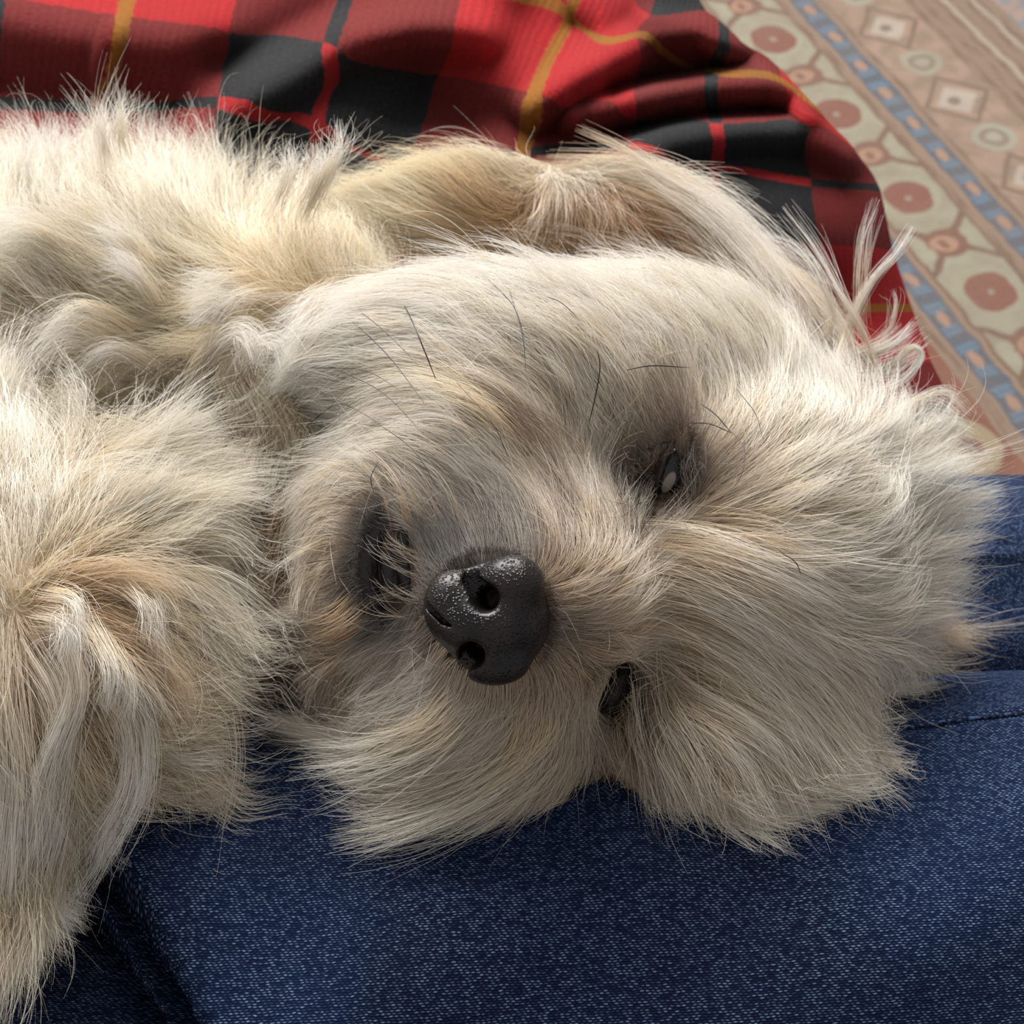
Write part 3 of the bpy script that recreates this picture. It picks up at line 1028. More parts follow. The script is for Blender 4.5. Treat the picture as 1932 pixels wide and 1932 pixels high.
def look(g, x, y):
    fx = np.clip((x - G0) / GS, 0, GN - 1.001)
    fy = np.clip((y - G0) / GS, 0, GN - 1.001)
    i, j = fx.astype(int), fy.astype(int)
    a, b = (fx - i)[:, None], (fy - j)[:, None]
    C = CH[g]
    return (C[i, j] * (1 - a) + C[i + 1, j] * a) * (1 - b) + (C[i, j + 1] * (1 - a) + C[i + 1, j + 1] * a) * b


def groups_of(P):
    D = np.stack([prim_sdf(P, i) for i in range(len(PC))], 1)
    return PG[D.argmin(1)]


def groups_look(g, x, y):
    out = np.zeros((len(x), 8))
    for k in CH:
        m = g == k
        if m.any():
            out[m] = look(k, x[m], y[m])
    return out


# body mesh with its skin colour stored per point
gb = groups_of(BV)
bx_, by_, _ = pix(BV)
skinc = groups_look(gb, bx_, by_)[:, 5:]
km, kb = material('dog_skin', .7, .3)
an = node('ShaderNodeAttribute', attribute_name='coat')
vec, ox, oy, oz = objxyz()
setc(kb, mixc(noise(vec, 700, 3).ss(.3, .7) * .35, X(an.outputs['Color']), L4(150, 118, 84)))
body = mesh_obj('body', BV, BF, km, dog)
nd_ = sstep(150, 105, np.hypot(bx_ - 922, by_ - 1168)) * (gb == MUZ)
for ex, ey, rr_ in ((1262, 893, 62), (1160, 1298, 52)):
    nd_ = np.maximum(nd_, sstep(rr_ + 20, rr_ - 20, np.hypot((bx_ - ex) * 1.4, by_ - ey)) * (gb != BODY))
skinc = skinc * (1 - nd_[:, None]) + lin((26, 21, 20)) * nd_[:, None]
ca = body.data.attributes.new('coat', 'FLOAT_COLOR', 'POINT')
ca.data.foreach_set('color', np.concatenate([skinc * .75, np.ones((len(BV), 1))], 1).astype(np.float32).ravel())

# ------------------------------------------------------------------ dog: coat
KS = 10
tri = np.vstack([BF[:, [0, 1, 2]], BF[:, [0, 2, 3]]])
TA, TB, TC = BV[tri[:, 0]], BV[tri[:, 1]], BV[tri[:, 2]]
tn = np.cross(TB - TA, TC - TA)
tarea = np.linalg.norm(tn, axis=1) / 2
tn /= 2 * tarea[:, None] + 1e-15
tc = (TA + TB + TC) / 3
tg = groups_of(tc)
tx, ty, td = pix(tc)
toview = -((tc - CAM) / np.linalg.norm(tc - CAM, axis=1)[:, None] * tn).sum(1)
dens = np.array([1.0, .62, .75, 1.0, 1.35])[tg]
dens = dens * np.where(toview > -.25, 1.0, .25)
dens = dens * np.where((tx < -180) | (ty > 2150), .25, 1.0)
NOSE_C = (922, 1168)
bald = np.hypot((tx - 925) / 1.0, (ty - 1168) / 1.0) < 96
dens = np.where(bald & (td < .30), 0, dens)
for ex, ey, rx, ry, an_ in ((1262, 890, 22, 66, 19), (1160, 1298, 18, 42, 29)):
    c_, s_ = math.cos(math.radians(an_)), math.sin(math.radians(an_))
    qx, qy = (tx - ex) * c_ + (ty - ey) * s_, -(tx - ex) * s_ + (ty - ey) * c_
    dens = np.where((qx / rx) ** 2 + (qy / ry) ** 2 < 1, 0, dens)
mouth = ((tx - 745) / 26) ** 2 + ((ty - 1075) / 70) ** 2 < 1
dens = np.where(mouth & (tg == MUZ), 0, dens)


def sample(n, dn):
    p = tarea * dn
    k = rng.choice(len(p), n, p=p / p.sum())
    a, b = rng.random(n), rng.random(n)
    f = a + b > 1
    a[f], b[f] = 1 - a[f], 1 - b[f]
    return TA[k] + a[:, None] * (TB[k] - TA[k]) + b[:, None] * (TC[k] - TA[k]), tn[k], tg[k]


def smooth_noise(P, sc, seed):
    r = np.random.default_rng(seed)
    o = np.zeros(len(P))
    for _ in range(5):
        k = r.normal(size=3) * sc
        o += np.sin(P @ k + r.random() * 6.28)
    return o / 2.2


def march(P, g):
    """guide hairs that follow the flow chart and ride over the body"""
    n = len(P)
    x, y, d = pix(P)
    A = groups_look(g, x, y)
    ln = A[:, 2] * np.minimum(d, .42) / FPX * np.exp(rng.normal(0, .16, n))
    lf = A[:, 3] * np.exp(rng.normal(0, .22, n))
    out = np.zeros((n, KS, 3))
    out[:, 0] = P
    cur = P.copy()
    swirl = (.35 + .45 * (g == BODY) + .25 * (g == LEG)) * smooth_noise(P, 70, 3) * .7 + rng.normal(0, .12, n)
    for k in range(1, KS):
        x, y, d = pix(cur)
        A = groups_look(g, x, y)
        N = normal(cur)
        dx, dy = A[:, 0], A[:, 1]
        a = swirl * (k / KS)
        dx, dy = dx * np.cos(a) - dy * np.sin(a), dx * np.sin(a) + dy * np.cos(a)
        W = RIGHT * dx[:, None] - UP * dy[:, None]
        T = W - N * (W * N).sum(1)[:, None]
        tl = np.linalg.norm(T, axis=1)[:, None]
        T = T / (tl + 1e-9) * np.minimum(1, tl * 2) + W * np.maximum(0, 1 - tl * 2)
        t = k / (KS - 1)
        L = lf * (1.25 - 1.15 * t)
        D = T + N * L[:, None]
        D[:, 2] -= .10 * t
        D /= np.linalg.norm(D, axis=1)[:, None]
        cur = cur + D * (ln / (KS - 1))[:, None]
        s = sdf(cur)
        mn = .0006 + .0016 * t
        fix = s < mn
        if fix.any():
            cur[fix] += normal(cur[fix]) * (mn - s[fix])[:, None]
        if k > 2:
            cur = off_legs(cur, .001 + .001 * t)
        out[:, k] = cur
    return out


NG = 9000
GP, GNn, GG = sample(NG, np.maximum(dens, .02))
GC = march(GP, GG)


def knn(group, pts, k, sub=None):
    sel = np.where(GG == group)[0]
    if sub:
        sel = sel[::sub]
    kd = kdtree.KDTree(len(sel))
    for i, s in enumerate(sel):
        kd.insert(GP[s], i)
    kd.balance()
    ii = np.zeros((len(pts), k), int)
    dd = np.zeros((len(pts), k))
    for r, p in enumerate(pts):
        for c, (_, i, d) in enumerate(kd.find_n(p, k)):
            ii[r, c] = sel[i]
            dd[r, c] = d
    return ii, dd


fur_mat = bpy.data.materials.new('dog_fur')
fur_mat.use_nodes = True
X.nt = fur_mat.node_tree
fur_mat.node_tree.nodes.remove(fur_mat.node_tree.nodes['Principled BSDF'])
outn = [n for n in X.nt.nodes if n.type == 'OUTPUT_MATERIAL'][0]
an = node('ShaderNodeAttribute', attribute_name='coat')
df = node('ShaderNodeBsdfDiffuse')
tr = node('ShaderNodeBsdfTranslucent')
gl = node('ShaderNodeBsdfPrincipled')
hb = node('ShaderNodeBsdfHair', component='Reflection')
hb.inputs['RoughnessU'].default_value = .28
hb.inputs['RoughnessV'].default_value = .6
hb.inputs['Color'].default_value = (.8, .78, .74, 1)
X.nt.nodes.remove(gl)
m1, m2 = node('ShaderNodeMixShader'), node('ShaderNodeMixShader')
m1.inputs[0].default_value = .32
m2.inputs[0].default_value = .17
for a, b in ((an.outputs['Color'], df.inputs['Color']), (an.outputs['Color'], tr.inputs['Color']), (df.outputs[0], m1.inputs[1]), (tr.outputs[0], m1.inputs[2]),
             (m1.outputs[0], m2.inputs[1]), (hb.outputs[0], m2.inputs[2]), (m2.outputs[0], outn.inputs['Surface'])):
    X.nt.links.new(a, b)


def hair_object(name, curves, rad, colr, parent, mat=None):
    """curves: list of (n,k,3) arrays; rad: matching (n,k); colr: matching (n,k,3)"""
    cu = bpy.data.hair_curves.new(name)
    sizes = np.concatenate([np.full(len(c), c.shape[1]) for c in curves])
    cu.add_curves(sizes.tolist())
    cu.attributes['position'].data.foreach_set('vector', np.concatenate([c.reshape(-1, 3) for c in curves]).astype(np.float32).ravel())
    ra = cu.attributes.get('radius') or cu.attributes.new('radius', 'FLOAT', 'POINT')
    ra.data.foreach_set('value', np.concatenate([r.ravel() for r in rad]).astype(np.float32))
    at_ = cu.attributes.new('coat', 'FLOAT_COLOR', 'POINT')
    cc = np.concatenate([c.reshape(-1, 3) for c in colr])
    at_.data.foreach_set('color', np.concatenate([cc, np.ones((len(cc), 1))], 1).astype(np.float32).ravel())
    cu.materials.append(mat or fur_mat)
    o = link(bpy.data.objects.new(name, cu), parent)
    return o


def vary(c, n, k, amt=.16, darkfrac=0.0, dark=(70, 58, 50), palef=1.0):
    """per-hair shade: some hairs paler, some browner"""
    f = np.exp(rng.normal(0, amt, n))[:, None]
    warm = rng.normal(0, .05, n)[:, None] * np.array([-.3, .2, 1.0])
    cc = np.clip(1 - (1 - c) ** 1.4, 0, 1) * np.array([1.0, .945, .90])
    cc = np.clip(cc * f * (1 - warm), 0, .955)
    dk = rng.random(n) < darkfrac
    cc[dk] = lin(dark) * np.exp(rng.normal(0, .3, dk.sum()))[:, None]
    t = np.linspace(0, 1, k)[None, :, None]
    g = np.clip(t / .75, 0, 1)
    g = g * g * (3 - 2 * g)
    root = cc[:, None] * (np.array([.84, .74, .60]) * (.86 + .14 * palef))
    pale = np.clip(cc.mean(1) - .25, 0, .5)[:, None, None] * palef
    tip = cc[:, None] * (1 - pale) + np.array([.955, .93, .89]) * pale
    return np.clip(root * (1 - g) + tip * g, 0, .955)


def grow(n, group, r0, frizz, darkfrac):
    P, N_, g = sample(n, np.where(tg == group, dens, 0))
    ii, dd = knn(group, P, 3)
    cc, _ = knn(group, P, 1, 7)
    c2, _ = knn(group, P, 1, 2)
    wgt = 1 / (dd + 1e-4)
    wgt /= wgt.sum(1)[:, None]
    disp = np.zeros((n, KS, 3))
    for k in range(3):
        disp += wgt[:, k, None, None] * (GC[ii[:, k]] - GC[ii[:, k], :1])
    x, y, d = pix(P)
    A = groups_look(g, x, y)
    ls = np.clip(np.exp(rng.normal(-.08, .27, n)), .35, 1.7)
    short = rng.random(n) < .18
    ls[short] *= .5
    H = P[:, None] + disp * ls[:, None, None]
    t = np.linspace(0, 1, KS)
    cl = A[:, 4][:, None, None]
    jit = rng.normal(0, 1, (n, 1, 3)) * .0006
    for idx, pw, st in ((cc[:, 0], 1.3, 1.05), (c2[:, 0], .9, .7)):
        f = np.clip(cl * st * (t ** pw)[None, :, None], 0, .95) * (rng.random(n) > .08)[:, None, None]
        G = GC[idx]
        # stay at own arc length on the guide
        s = np.clip(ls, .35, 1.0)
        Gi = G[:, :1] + (G - G[:, :1]) * s[:, None, None]
        H = H * (1 - f) + (Gi + jit) * f
    ph = rng.random((n, 3)) * 6.28
    fr = rng.normal(0, 1, (n, 3)) * frizz
    q = np.sin(t[None, :, None] * (2.5 + 4 * rng.random((n, 1, 1))) + ph[:, None]) - np.sin(ph[:, None])
    H = H + q * fr[:, None] * (t ** 1.1)[None, :, None]
    stray = rng.random(n) < .06
    H[stray] += (rng.normal(0, 1, (stray.sum(), 1, 3)) * .0055) * (t ** 1.5)[None, :, None]
    R = r0 * (1 - .8 * t ** 2.2)[None] * np.exp(rng.normal(0, .2, n))[:, None]
    # keep the eye slits and the nose leather clear
    hx, hy, hd = pix(H.reshape(-1, 3))
    hx, hy, hd = hx.reshape(n, KS), hy.reshape(n, KS), hd.reshape(n, KS)
    bad = np.zeros(n, bool)
    for ex, ey, rx, ry, an_ in ((1266, 888, 13, 86, 19), (1160, 1298, 16, 56, 29), (748, 1070, 26, 84, 0)):
        c_, s_ = math.cos(math.radians(an_)), math.sin(math.radians(an_))
        qx, qy = (hx - ex) * c_ + (hy - ey) * s_, -(hx - ex) * s_ + (hy - ey) * c_
        bad |= (((qx / rx) ** 2 + (qy / ry) ** 2 < 1) & (hd < .33)).any(1)
    bad &= rng.random(n) > .03
    bad |= ((np.hypot(hx - 925, hy - 1168) < 92) & (hd < .30)).any(1)
    k_ = ~bad
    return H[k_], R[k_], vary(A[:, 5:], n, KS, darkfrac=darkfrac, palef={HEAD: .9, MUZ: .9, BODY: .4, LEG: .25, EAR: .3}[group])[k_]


SPEC = [(HEAD, 95000, 'head_fur', .000052, .0009, .012), (MUZ, 60000, 'muzzle_fur', .000042, .0007, .05), (BODY, 70000, 'body_fur', .000052, .0024, .0),
        (LEG, 60000, 'leg_fur', .000050, .0020, .0), (EAR, 36000, 'ear_fur', .000052, .0015, .003)]
for g, n, name, r0, fz, dkf in SPEC:
    H, R, Cc = grow(n, g, r0, fz, dkf)
    tag(hair_object(name, [H], [R], [Cc], dog), kind='stuff')
tag(dog, 'cream shaggy dog asleep on its back, head on blue jeans, black nose toward camera', 'dog')

# ------------------------------------------------------------------ dog: nose
ND = .2645
NK = ND / FPX
NORG = at(925, 1168, ND)


def ell(P, c, r):
    q = P - np.array(c, float)
    r = np.array(r, float)
    k0 = np.linalg.norm(q / r, axis=-1)
    return k0 * (k0 - 1) / (np.linalg.norm(q / r ** 2, axis=-1) + 1e-9)


def caps(P, pts, rad):
    d = np.full(len(P), 1e9)
    pts = np.array(pts, float)
    rad = np.broadcast_to(rad, (len(pts),))
    for i in range(len(pts) - 1):
        a, b = pts[i], pts[i + 1]
        ab = b - a
        t = np.clip((P - a) @ ab / (ab @ ab), 0, 1)
        d = np.minimum(d, np.linalg.norm(P - a - t[:, None] * ab, axis=1) - (rad[i] * (1 - t) + rad[i + 1] * t))
    return d


def smin(a, b, k):
    h = np.clip(.5 + .5 * (a - b) / k, 0, 1)
    return a + (b - a) * h - k * h * (1 - h)


def smaxs(a, b, k):
    return -smin(-a, -b, k)


def nose_sdf(P):
    d = ell(P, (8, 0, -22), (106, 108, 84))
    d = smin(d, ell(P, (42, -68, 14), (60, 54, 52)), 20)
    d = smin(d, ell(P, (8, 82, 8), (66, 42, 46)), 20)
    d = smin(d, ell(P, (-72, -22, -2), (54, 70, 54)), 26)
    d = smin(d, ell(P, (-14, 12, 34), (70, 50, 36)), 26)
    def slit(pts, rad, zlow):
        P2 = P.copy()
        P2[:, 2] = 0
        q = caps(P2, [(a, b, 0) for a, b in pts], rad)
        return np.maximum(q, zlow - P[:, 2])
    d = smaxs(d, -caps(P, [(-8, -44, 110), (-8, -42, 40), (14, -34, -70)], [27, 25, 16]), 12)
    d = smaxs(d, -slit([(-14, -50), (-36, -74), (-32, -100), (-4, -122), (16, -132)], [19, 15, 11, 8, 6], 0), 9)
    d = smaxs(d, -caps(P, [(-34, 64, 110), (-34, 62, 36), (-10, 52, -70)], [28, 25, 16]), 12)
    d = smaxs(d, -slit([(-40, 74), (-54, 96), (-52, 126)], [16, 11, 8], -20), 9)
    d = smaxs(d, -slit([(-136, -40), (-112, -22), (-86, 2), (-72, 8)], [6, 6, 5, 2], 20), 5)
    return d


NV, NF = surface_nets(nose_sdf, np.array([-140., -150., -120.]), np.array([130., 145., 100.]), 2.4)
NVw = NORG + NK * (NV[:, :1] * RIGHT - NV[:, 1:2] * UP - NV[:, 2:3] * FWD)
# mirrored axes flip the winding
nm, nb = material('nose_leather', .36, .42)
vec, ox, oy, oz = objxyz()
vo = node('ShaderNodeTexVoronoi')
vo.inputs['Scale'].default_value = 1500
X.nt.links.new(vec.v, vo.inputs['Vector'])
big = noise(vec, 90, 3)
setc(nb, mixc(big.ss(.38, .66), L4(12, 10, 11), L4(40, 30, 28)))
X.nt.links.new((noise(vec, 240, 2) * .25 + .24).v, nb.inputs['Roughness'])
bump(nb, X(vo.outputs['Distance']).ss(.0, .55) * -1.0 + noise(vec, 500, 2) * .5, .00022, .8)
mesh_obj('nose', NVw, NF, nm, dog)
tag(dog.children[-1], 'black leathery nose with two comma nostrils')


# ------------------------------------------------------------------ dog: eyes
def basis(a2, tilt):
    """frame with first axis along the lid slit in view, third toward the viewer"""
    a = RIGHT * a2[0] - UP * a2[1]
    a = a / np.linalg.norm(a)
    zz = -FWD
    b = np.cross(zz, a)
    return np.stack([a, b, zz])


em, eb_ = material('eyeball', .08, .6)
vec, ox, oy, oz = objxyz()
setc(eb_, mixc(hyp(ox - .0026 + oy * .5, (oy + .0003) * 2.0).ss(.0030, .0022), L4(12, 8, 8), L4(150, 140, 132)))
lm_, lb_ = material('eyelid_skin', .45, .45)
vec, ox, oy, oz = objxyz()
setc(lb_, mixc(noise(vec, 500, 3), L4(20, 15, 14), L4(52, 39, 34)))
bump(lb_, noise(vec, 900, 3), .0004, .6)


def eye(px, py, d, r, slit, gap):
    c = at(px, py, d)
    B = basis(slit, 0)
    th, ph = np.meshgrid(np.linspace(.02, math.pi - .02, 24), np.linspace(0, 2 * math.pi, 40, endpoint=False), indexing='ij')
    V = np.stack([np.cos(th), np.sin(th) * np.cos(ph), np.sin(th) * np.sin(ph)], -1).reshape(-1, 3) * r
    F = grid_faces(24, 40, True).tolist()
    me = bpy.data.meshes.new('eye')
    me.from_pydata(V.tolist(), [], F)
    me.polygons.foreach_set('use_smooth', np.ones(len(me.polygons), bool))
    me.materials.append(em)
    o = bpy.data.objects.new('eye', me)
    M = Matrix([list(B[:, k]) + [0] for k in range(3)] + [[0, 0, 0, 1]]).to_4x4()
    R3 = Matrix(((B[0, 0], B[1, 0], B[2, 0]), (B[0, 1], B[1, 1], B[2, 1]), (B[0, 2], B[1, 2], B[2, 2])))
    o.matrix_world = Matrix.Translation(Vector(c)) @ R3.to_4x4()
    col.objects.link(o)
    o.parent = dog
    o.matrix_parent_inverse = dog.matrix_basis.inverted()
    for sgn in (1, -1):
        lat = np.linspace(-1, 1, 48)
        q = np.linspace(0, 1, 28)
        LA, Q = np.meshgrid(lat, q, indexing='ij')
        open_ = gap * np.sqrt(np.clip(1 - LA ** 2, 0, 1))
        ang = sgn * (open_ + Q * (1.75 - open_))
        th_ = LA * 1.5
        rr = r * (1.10 + .10 * np.exp(-(Q / .1) ** 2) + .05 * Q)
        # lid thickness: rim rolls in
        rr = np.where(Q == 0, r * 1.01, rr)
        Pl = np.stack([np.sin(th_), np.cos(th_) * np.sin(ang), np.cos(th_) * np.cos(ang)], -1) * rr[..., None]
        W = c + Pl.reshape(-1, 3) @ B
        mesh_obj('eyelid', W, grid_faces(48, 28), lm_, o)


eye(1262, 893, surf(1262, 893)[0] + .0066, .0098, (-48, 140), .22)
eye(1160, 1298, surf(1160, 1298)[0] + .0056, .0075, (-60, 110), .10)

EYE2 = at(1160, 1298, surf(1160, 1298)[0] + .0056)
# the thighs give under the dog's weight
for o in (legn, legf):
    n_v = len(o.data.vertices)
    V = np.empty(n_v * 3)
    o.data.vertices.foreach_get('co', V)
    V = V.reshape(-1, 3)
    for _ in range(18):
        q = np.minimum(sdf(V), np.linalg.norm(V - EYE2, axis=1) - .0108)
        m_ = q < .0034
        if not m_.any():
            break
        V[m_] -= o_N[o.name][m_] * (.0040 - q[m_])[:, None]
    o.data.vertices.foreach_set('co', V.ravel())
    o.data.update()

# ------------------------------------------------------------------ dog: mouth
pm, pb = material('lip_skin', .42, .5)
vec, ox, oy, oz = objxyz()
setc(pb, mixc(noise(vec, 420, 3), L4(20, 18, 20), L4(52, 44, 46)))
bump(pb, noise(vec, 1100, 3), .0006, .8)


def skin_tube(name, pts, rad, mat, sink):
    q = spline(pts, 26)
    d = surf(q[:, 0], q[:, 1]) + sink
    k = np.array([1, 2, 4, 2, 1.]) / 10
    d = np.convolve(np.pad(d, 2, 'edge'), k, 'valid')
    rr = np.interp(np.linspace(0, 1, 26), np.linspace(0, 1, len(rad)), rad) * .000125
    V, F = tube(at(q[:, 0], q[:, 1], d), rr, 12)
    return mesh_obj(name, V, F, mat, dog)


skin_tube('lip', [(752, 930), (722, 985), (694, 1040), (690, 1100), (715, 1160), (745, 1190)], [6, 20, 30, 32, 22, 8], pm, .0012)
skin_tube('lip', [(770, 950), (765, 1010), (768, 1070), (775, 1130), (770, 1180)], [6, 16, 18, 16, 6], pm, .0012)
skin_tube('mouth', [(745, 1020), (738, 1060), (742, 1100), (748, 1140)], [8, 24, 26, 10], pm, .002)


# ------------------------------------------------------------------ dog: whiskers and loose locks
wm, wb = material('whisker_hair', .4, .4)
setc(wb, L4(24, 19, 18))


def strand_pts(poly, l0, l1, n=16, d0=None):
    q = spline(poly, n)
    t = np.linspace(0, 1, n)
    if d0 is not None:
        d = np.interp(t, np.linspace(0, 1, len(d0)), d0)
    else:
        lift = l0 + (l1 - l0) * np.clip(t * 2.2, 0, 1)
        d = skin_d(q[:, 0], q[:, 1]) - lift
        far = d > .44
        if far.all():
            d[:] = .34
        if far.any() and not far.all():
            d = np.interp(np.arange(n), np.where(~far)[0], d[~far])
        for _ in range(6):
            d[1:-1] = .25 * d[:-2] + .5 * d[1:-1] + .25 * d[2:]
    return at(q[:, 0], q[:, 1], d)


WH = [
    ([(822, 715), (800, 660), (770, 590), (720, 502)], 1.3), ([(748, 450), (800, 450), (860, 480), (925, 530)], 1.1), ([(925, 530), (970, 580), (990, 640)], .8), ([(922, 440), (955, 530), (985, 630), (992, 700)], .8),
    ([(1112, 795), (1125, 740), (1132, 690), (1125, 655)], 1.1), ([(1028, 558), (1060, 572), (1095, 605)], .8), ([(1183, 698), (1230, 690), (1302, 694)], 1.1), ([(1304, 798), (1340, 800), (1380, 817)], 1.1), ([(1322, 762), (1350, 782), (1380, 817)], 1.1),
    ([(1390, 735), (1425, 780), (1440, 830)], .7), ([(1382, 816), (1405, 850), (1395, 905), (1355, 945)], .6), ([(605, 560), (680, 620), (740, 680), (800, 760)], .9), ([(640, 560), (720, 620), (790, 690)], .6),
    ([(530, 705), (600, 695), (690, 700), (760, 740)], .7), ([(578, 805), (605, 782), (632, 762)], 1.0), ([(545, 750), (640, 760), (720, 800)], .6), ([(500, 1035), (530, 985), (556, 965)], .8), ([(512, 1105), (560, 1068), (632, 1054)], .9),
    ([(690, 1458), (650, 1420), (610, 1385), (575, 1368)], 1.1), ([(1317, 1428), (1302, 1400), (1288, 1380)], 1.0), ([(1640, 1000), (1690, 985), (1745, 955)], .9), ([(1470, 1040), (1500, 1060), (1512, 1085)], .9),
    ([(600, 1400), (560, 1440), (540, 1462)], .7), ([(700, 790), (780, 850), (830, 930)], .6), ([(860, 720), (930, 800), (965, 880)], .6), ([(620, 690), (720, 740), (800, 820)], .6),
    ([(1500, 1400), (1540, 1440), (1560, 1480)], .5), ([(705, 930), (700, 900), (715, 870)], .7)]
for poly, wd in WH:
    P = strand_pts(poly, .0130, .0165)
    r = .00014 * wd * np.interp(np.linspace(0, 1, 16), [0, .3, .8, 1], [.55, 1, .8, .3])
    V, F = tube(P, r, 6)
    mesh_obj('whisker', V, F, wm, dog)

# eyelashes and the tuft above the open eye
HC, HR, HCo = [], [], []


def lock(poly, n, width, rgb, l0=.002, l1=.011, r0=.00005, d0=None, curl=0.0, taper=.75, dark=0.0, spread=.0012):
    base = poly if isinstance(poly, np.ndarray) else strand_pts(poly, l0, l1, 14, d0)
    T = np.gradient(base, axis=0)
    T /= np.linalg.norm(T, axis=1)[:, None]
    A = np.cross(T, FWD)
    A /= np.linalg.norm(A, axis=1)[:, None] + 1e-9
    B = np.cross(T, A)
    t = np.linspace(0, 1, 14)
    k = width * .00013
    u, v = rng.normal(0, .5, (n, 1)), rng.normal(0, .5, (n, 1))
    sh = (1 - taper * t)[None]
    ph, am = rng.random((n, 1)) * 6.28, rng.normal(0, 1, (n, 2, 1)) * spread * t[None, None] ** 1.3
    su = np.sin(t[None] * (2 + 3 * rng.random((n, 1))) + ph) - np.sin(ph)
    H = base[None] + (u * k * sh)[..., None] * A[None] + (v * k * .6 * sh)[..., None] * B[None] + (su * am[:, 0])[..., None] * A[None] + (su * am[:, 1])[..., None] * B[None]
    # uneven lengths
    e = np.clip(rng.normal(.92, .13, n), .6, 1.1)
    s0 = np.clip(rng.normal(.10, .14, n), 0, .5)
    tt_ = s0[:, None] + (e - s0)[:, None] * t[None]
    idx = np.clip(tt_ * 13, 0, 12.999)
    i0 = idx.astype(int)
    f = (idx - i0)[..., None]
    rows = np.arange(n)[:, None]
    H = H[rows, i0] * (1 - f) + H[rows, np.minimum(i0 + 1, 13)] * f
    H[:, 4:] = off_legs(H[:, 4:])
    HC.append(H)
    HR.append(r0 * np.minimum(1, .35 + 3 * t)[None] * (1 - .8 * t ** 2)[None] * np.exp(rng.normal(0, .2, n))[:, None])
    HCo.append(vary(np.repeat((lin(rgb) if isinstance(rgb, tuple) else rgb)[None], n, 0), n, 14, .12, dark))


W1, W2, G1, O1, B1 = (250, 246, 238), (246, 236, 214), (236, 208, 160), (206, 148, 100), (120, 92, 66)
# ear fringe and the long pale strands behind the head
for dx, dy in ((0, 0), (-20, 14), (22, -10), (-35, 30), (10, 22)):
    lock([(1030 + dx, 300 + dy * .5), (1200 + dx, 308 + dy * .5), (1340 + dx, 375 + dy * .5), (1460 + dx, 490 + dy * .5), (1550 + dx, 620 + dy * .5)], 46, 24, W1, d0=[.392, .385, .376, .366, .358], spread=.003)
lock([(1090, 245), (1180, 285), (1260, 340), (1400, 420), (1500, 560)], 60, 30, (226, 218, 208), d0=[.385, .378, .372, .366, .36], spread=.003)
lock([(1590, 700), (1600, 620), (1645, 530), (1690, 480), (1722, 428)], 60, 16, W1, d0=[.355, .352, .35, .35, .352], spread=.0007)
lock([(1620, 640), (1618, 540), (1625, 450), (1650, 372)], 26, 16, (236, 214, 204), d0=[.358, .355, .352, .352], spread=.0012)
lock([(1635, 640), (1632, 540), (1640, 450), (1655, 385)], 18, 12, (236, 214, 204), d0=[.358, .355, .352, .352], spread=.0012)
lock([(1545, 640), (1572, 600), (1545, 520), (1500, 465), (1430, 440)], 50, 14, W1, d0=[.355, .352, .352, .355, .36], spread=.0012)
lock([(1660, 760), (1640, 650), (1590, 560), (1540, 470), (1480, 390)], 36, 14, (238, 226, 218), d0=[.352, .35, .35, .354, .36], spread=.0014)
lock([(1620, 740), (1680, 690), (1722, 655), (1738, 675), (1705, 715), (1660, 735)], 60, 14, W1, d0=[.355, .352, .35, .35, .35, .352], spread=.0007)
lock([(1640, 660), (1678, 620), (1690, 570), (1684, 545)], 24, 10, W1, d0=[.356, .354, .352, .352], spread=.0009)
lock([(1600, 620), (1580, 680), (1590, 740), (1560, 790)], 40, 16, W1, d0=[.352, .345, .338, .333])
for k in range(9):
    a, b = rng.normal(0, 26, 2)
    lock([(1560 + a, 700 + b), (1620 + a, 690 + b), (1680 + a, 670 + b * 1.3), (1720 + a, 640 + b * 1.6)], 40, 18, W1, d0=[.352, .352, .353, .355])
for k in range(9):
    a, b = rng.normal(0, 30, 2)
    lock([(1600 + a, 900 + b), (1690 + a, 850 + b), (1770 + a * .6, 815 + b), (1825 + a * .3, 835 + b * .7)], 50, 22, W2, d0=[.342, .345, .35, .355])
# crown tufts to the right
for k in range(26):
    y = 930 + 420 * rng.random()
    a = rng.normal(0, 20)
    e = (y - 1080) * .35
    lock([(1470 + a, y - e * .3 - 10), (1580 + a, y), (1680 + a, y + e * .2 - 5), (1765 + a, y + e * .5 - 10)], 60, 24, W2 if y < 1080 else (232, 222, 202), l0=.006, l1=.012, d0=[.318, .326, .335, .345], spread=.002)
# moustache sweeps
for k in range(12):
    a = rng.normal(0, 18)
    lock([(1062 + a, 1050), (1072 + a, 930), (1030 + a, 830), (930 + a, 745 + a * .4), (800 + a, 700 + a)], 9, 30, B1 if k % 3 else (80, 64, 52), .001, .007, r0=.000045, spread=.0016)
for k in range(8):
    a = rng.normal(0, 22)
    lock([(960 + a, 820 + a), (880 + a, 745 + a), (760 + a, 710 + a), (620 + a, 745 + a)], 16, 26, (240, 222, 190), .002, .009, spread=.0026)
for k in range(7):
    a = rng.normal(0, 40)
    lock([(790 + a, 1000), (775 + a, 940), (745 + a, 890), (700 + a, 860)], 5, 12, G1 if k % 2 else (226, 190, 160), .002, .008, r0=.000045, spread=.001)
lock([(650, 950), (608, 900), (570, 870), (512, 888)], 26, 12, G1, .002, .011, spread=.0012)
lock([(620, 960), (600, 900), (580, 866), (560, 855)], 22, 12, (224, 180, 140), .002, .011, spread=.001)
lock([(600, 1040), (566, 1010), (556, 970), (580, 930), (606, 915)], 60, 16, W1, .002, .011, spread=.0007)
lock([(700, 1160), (650, 1200), (600, 1208), (566, 1180), (560, 1160)], 16, 8, O1, .002, .011, spread=.0004)
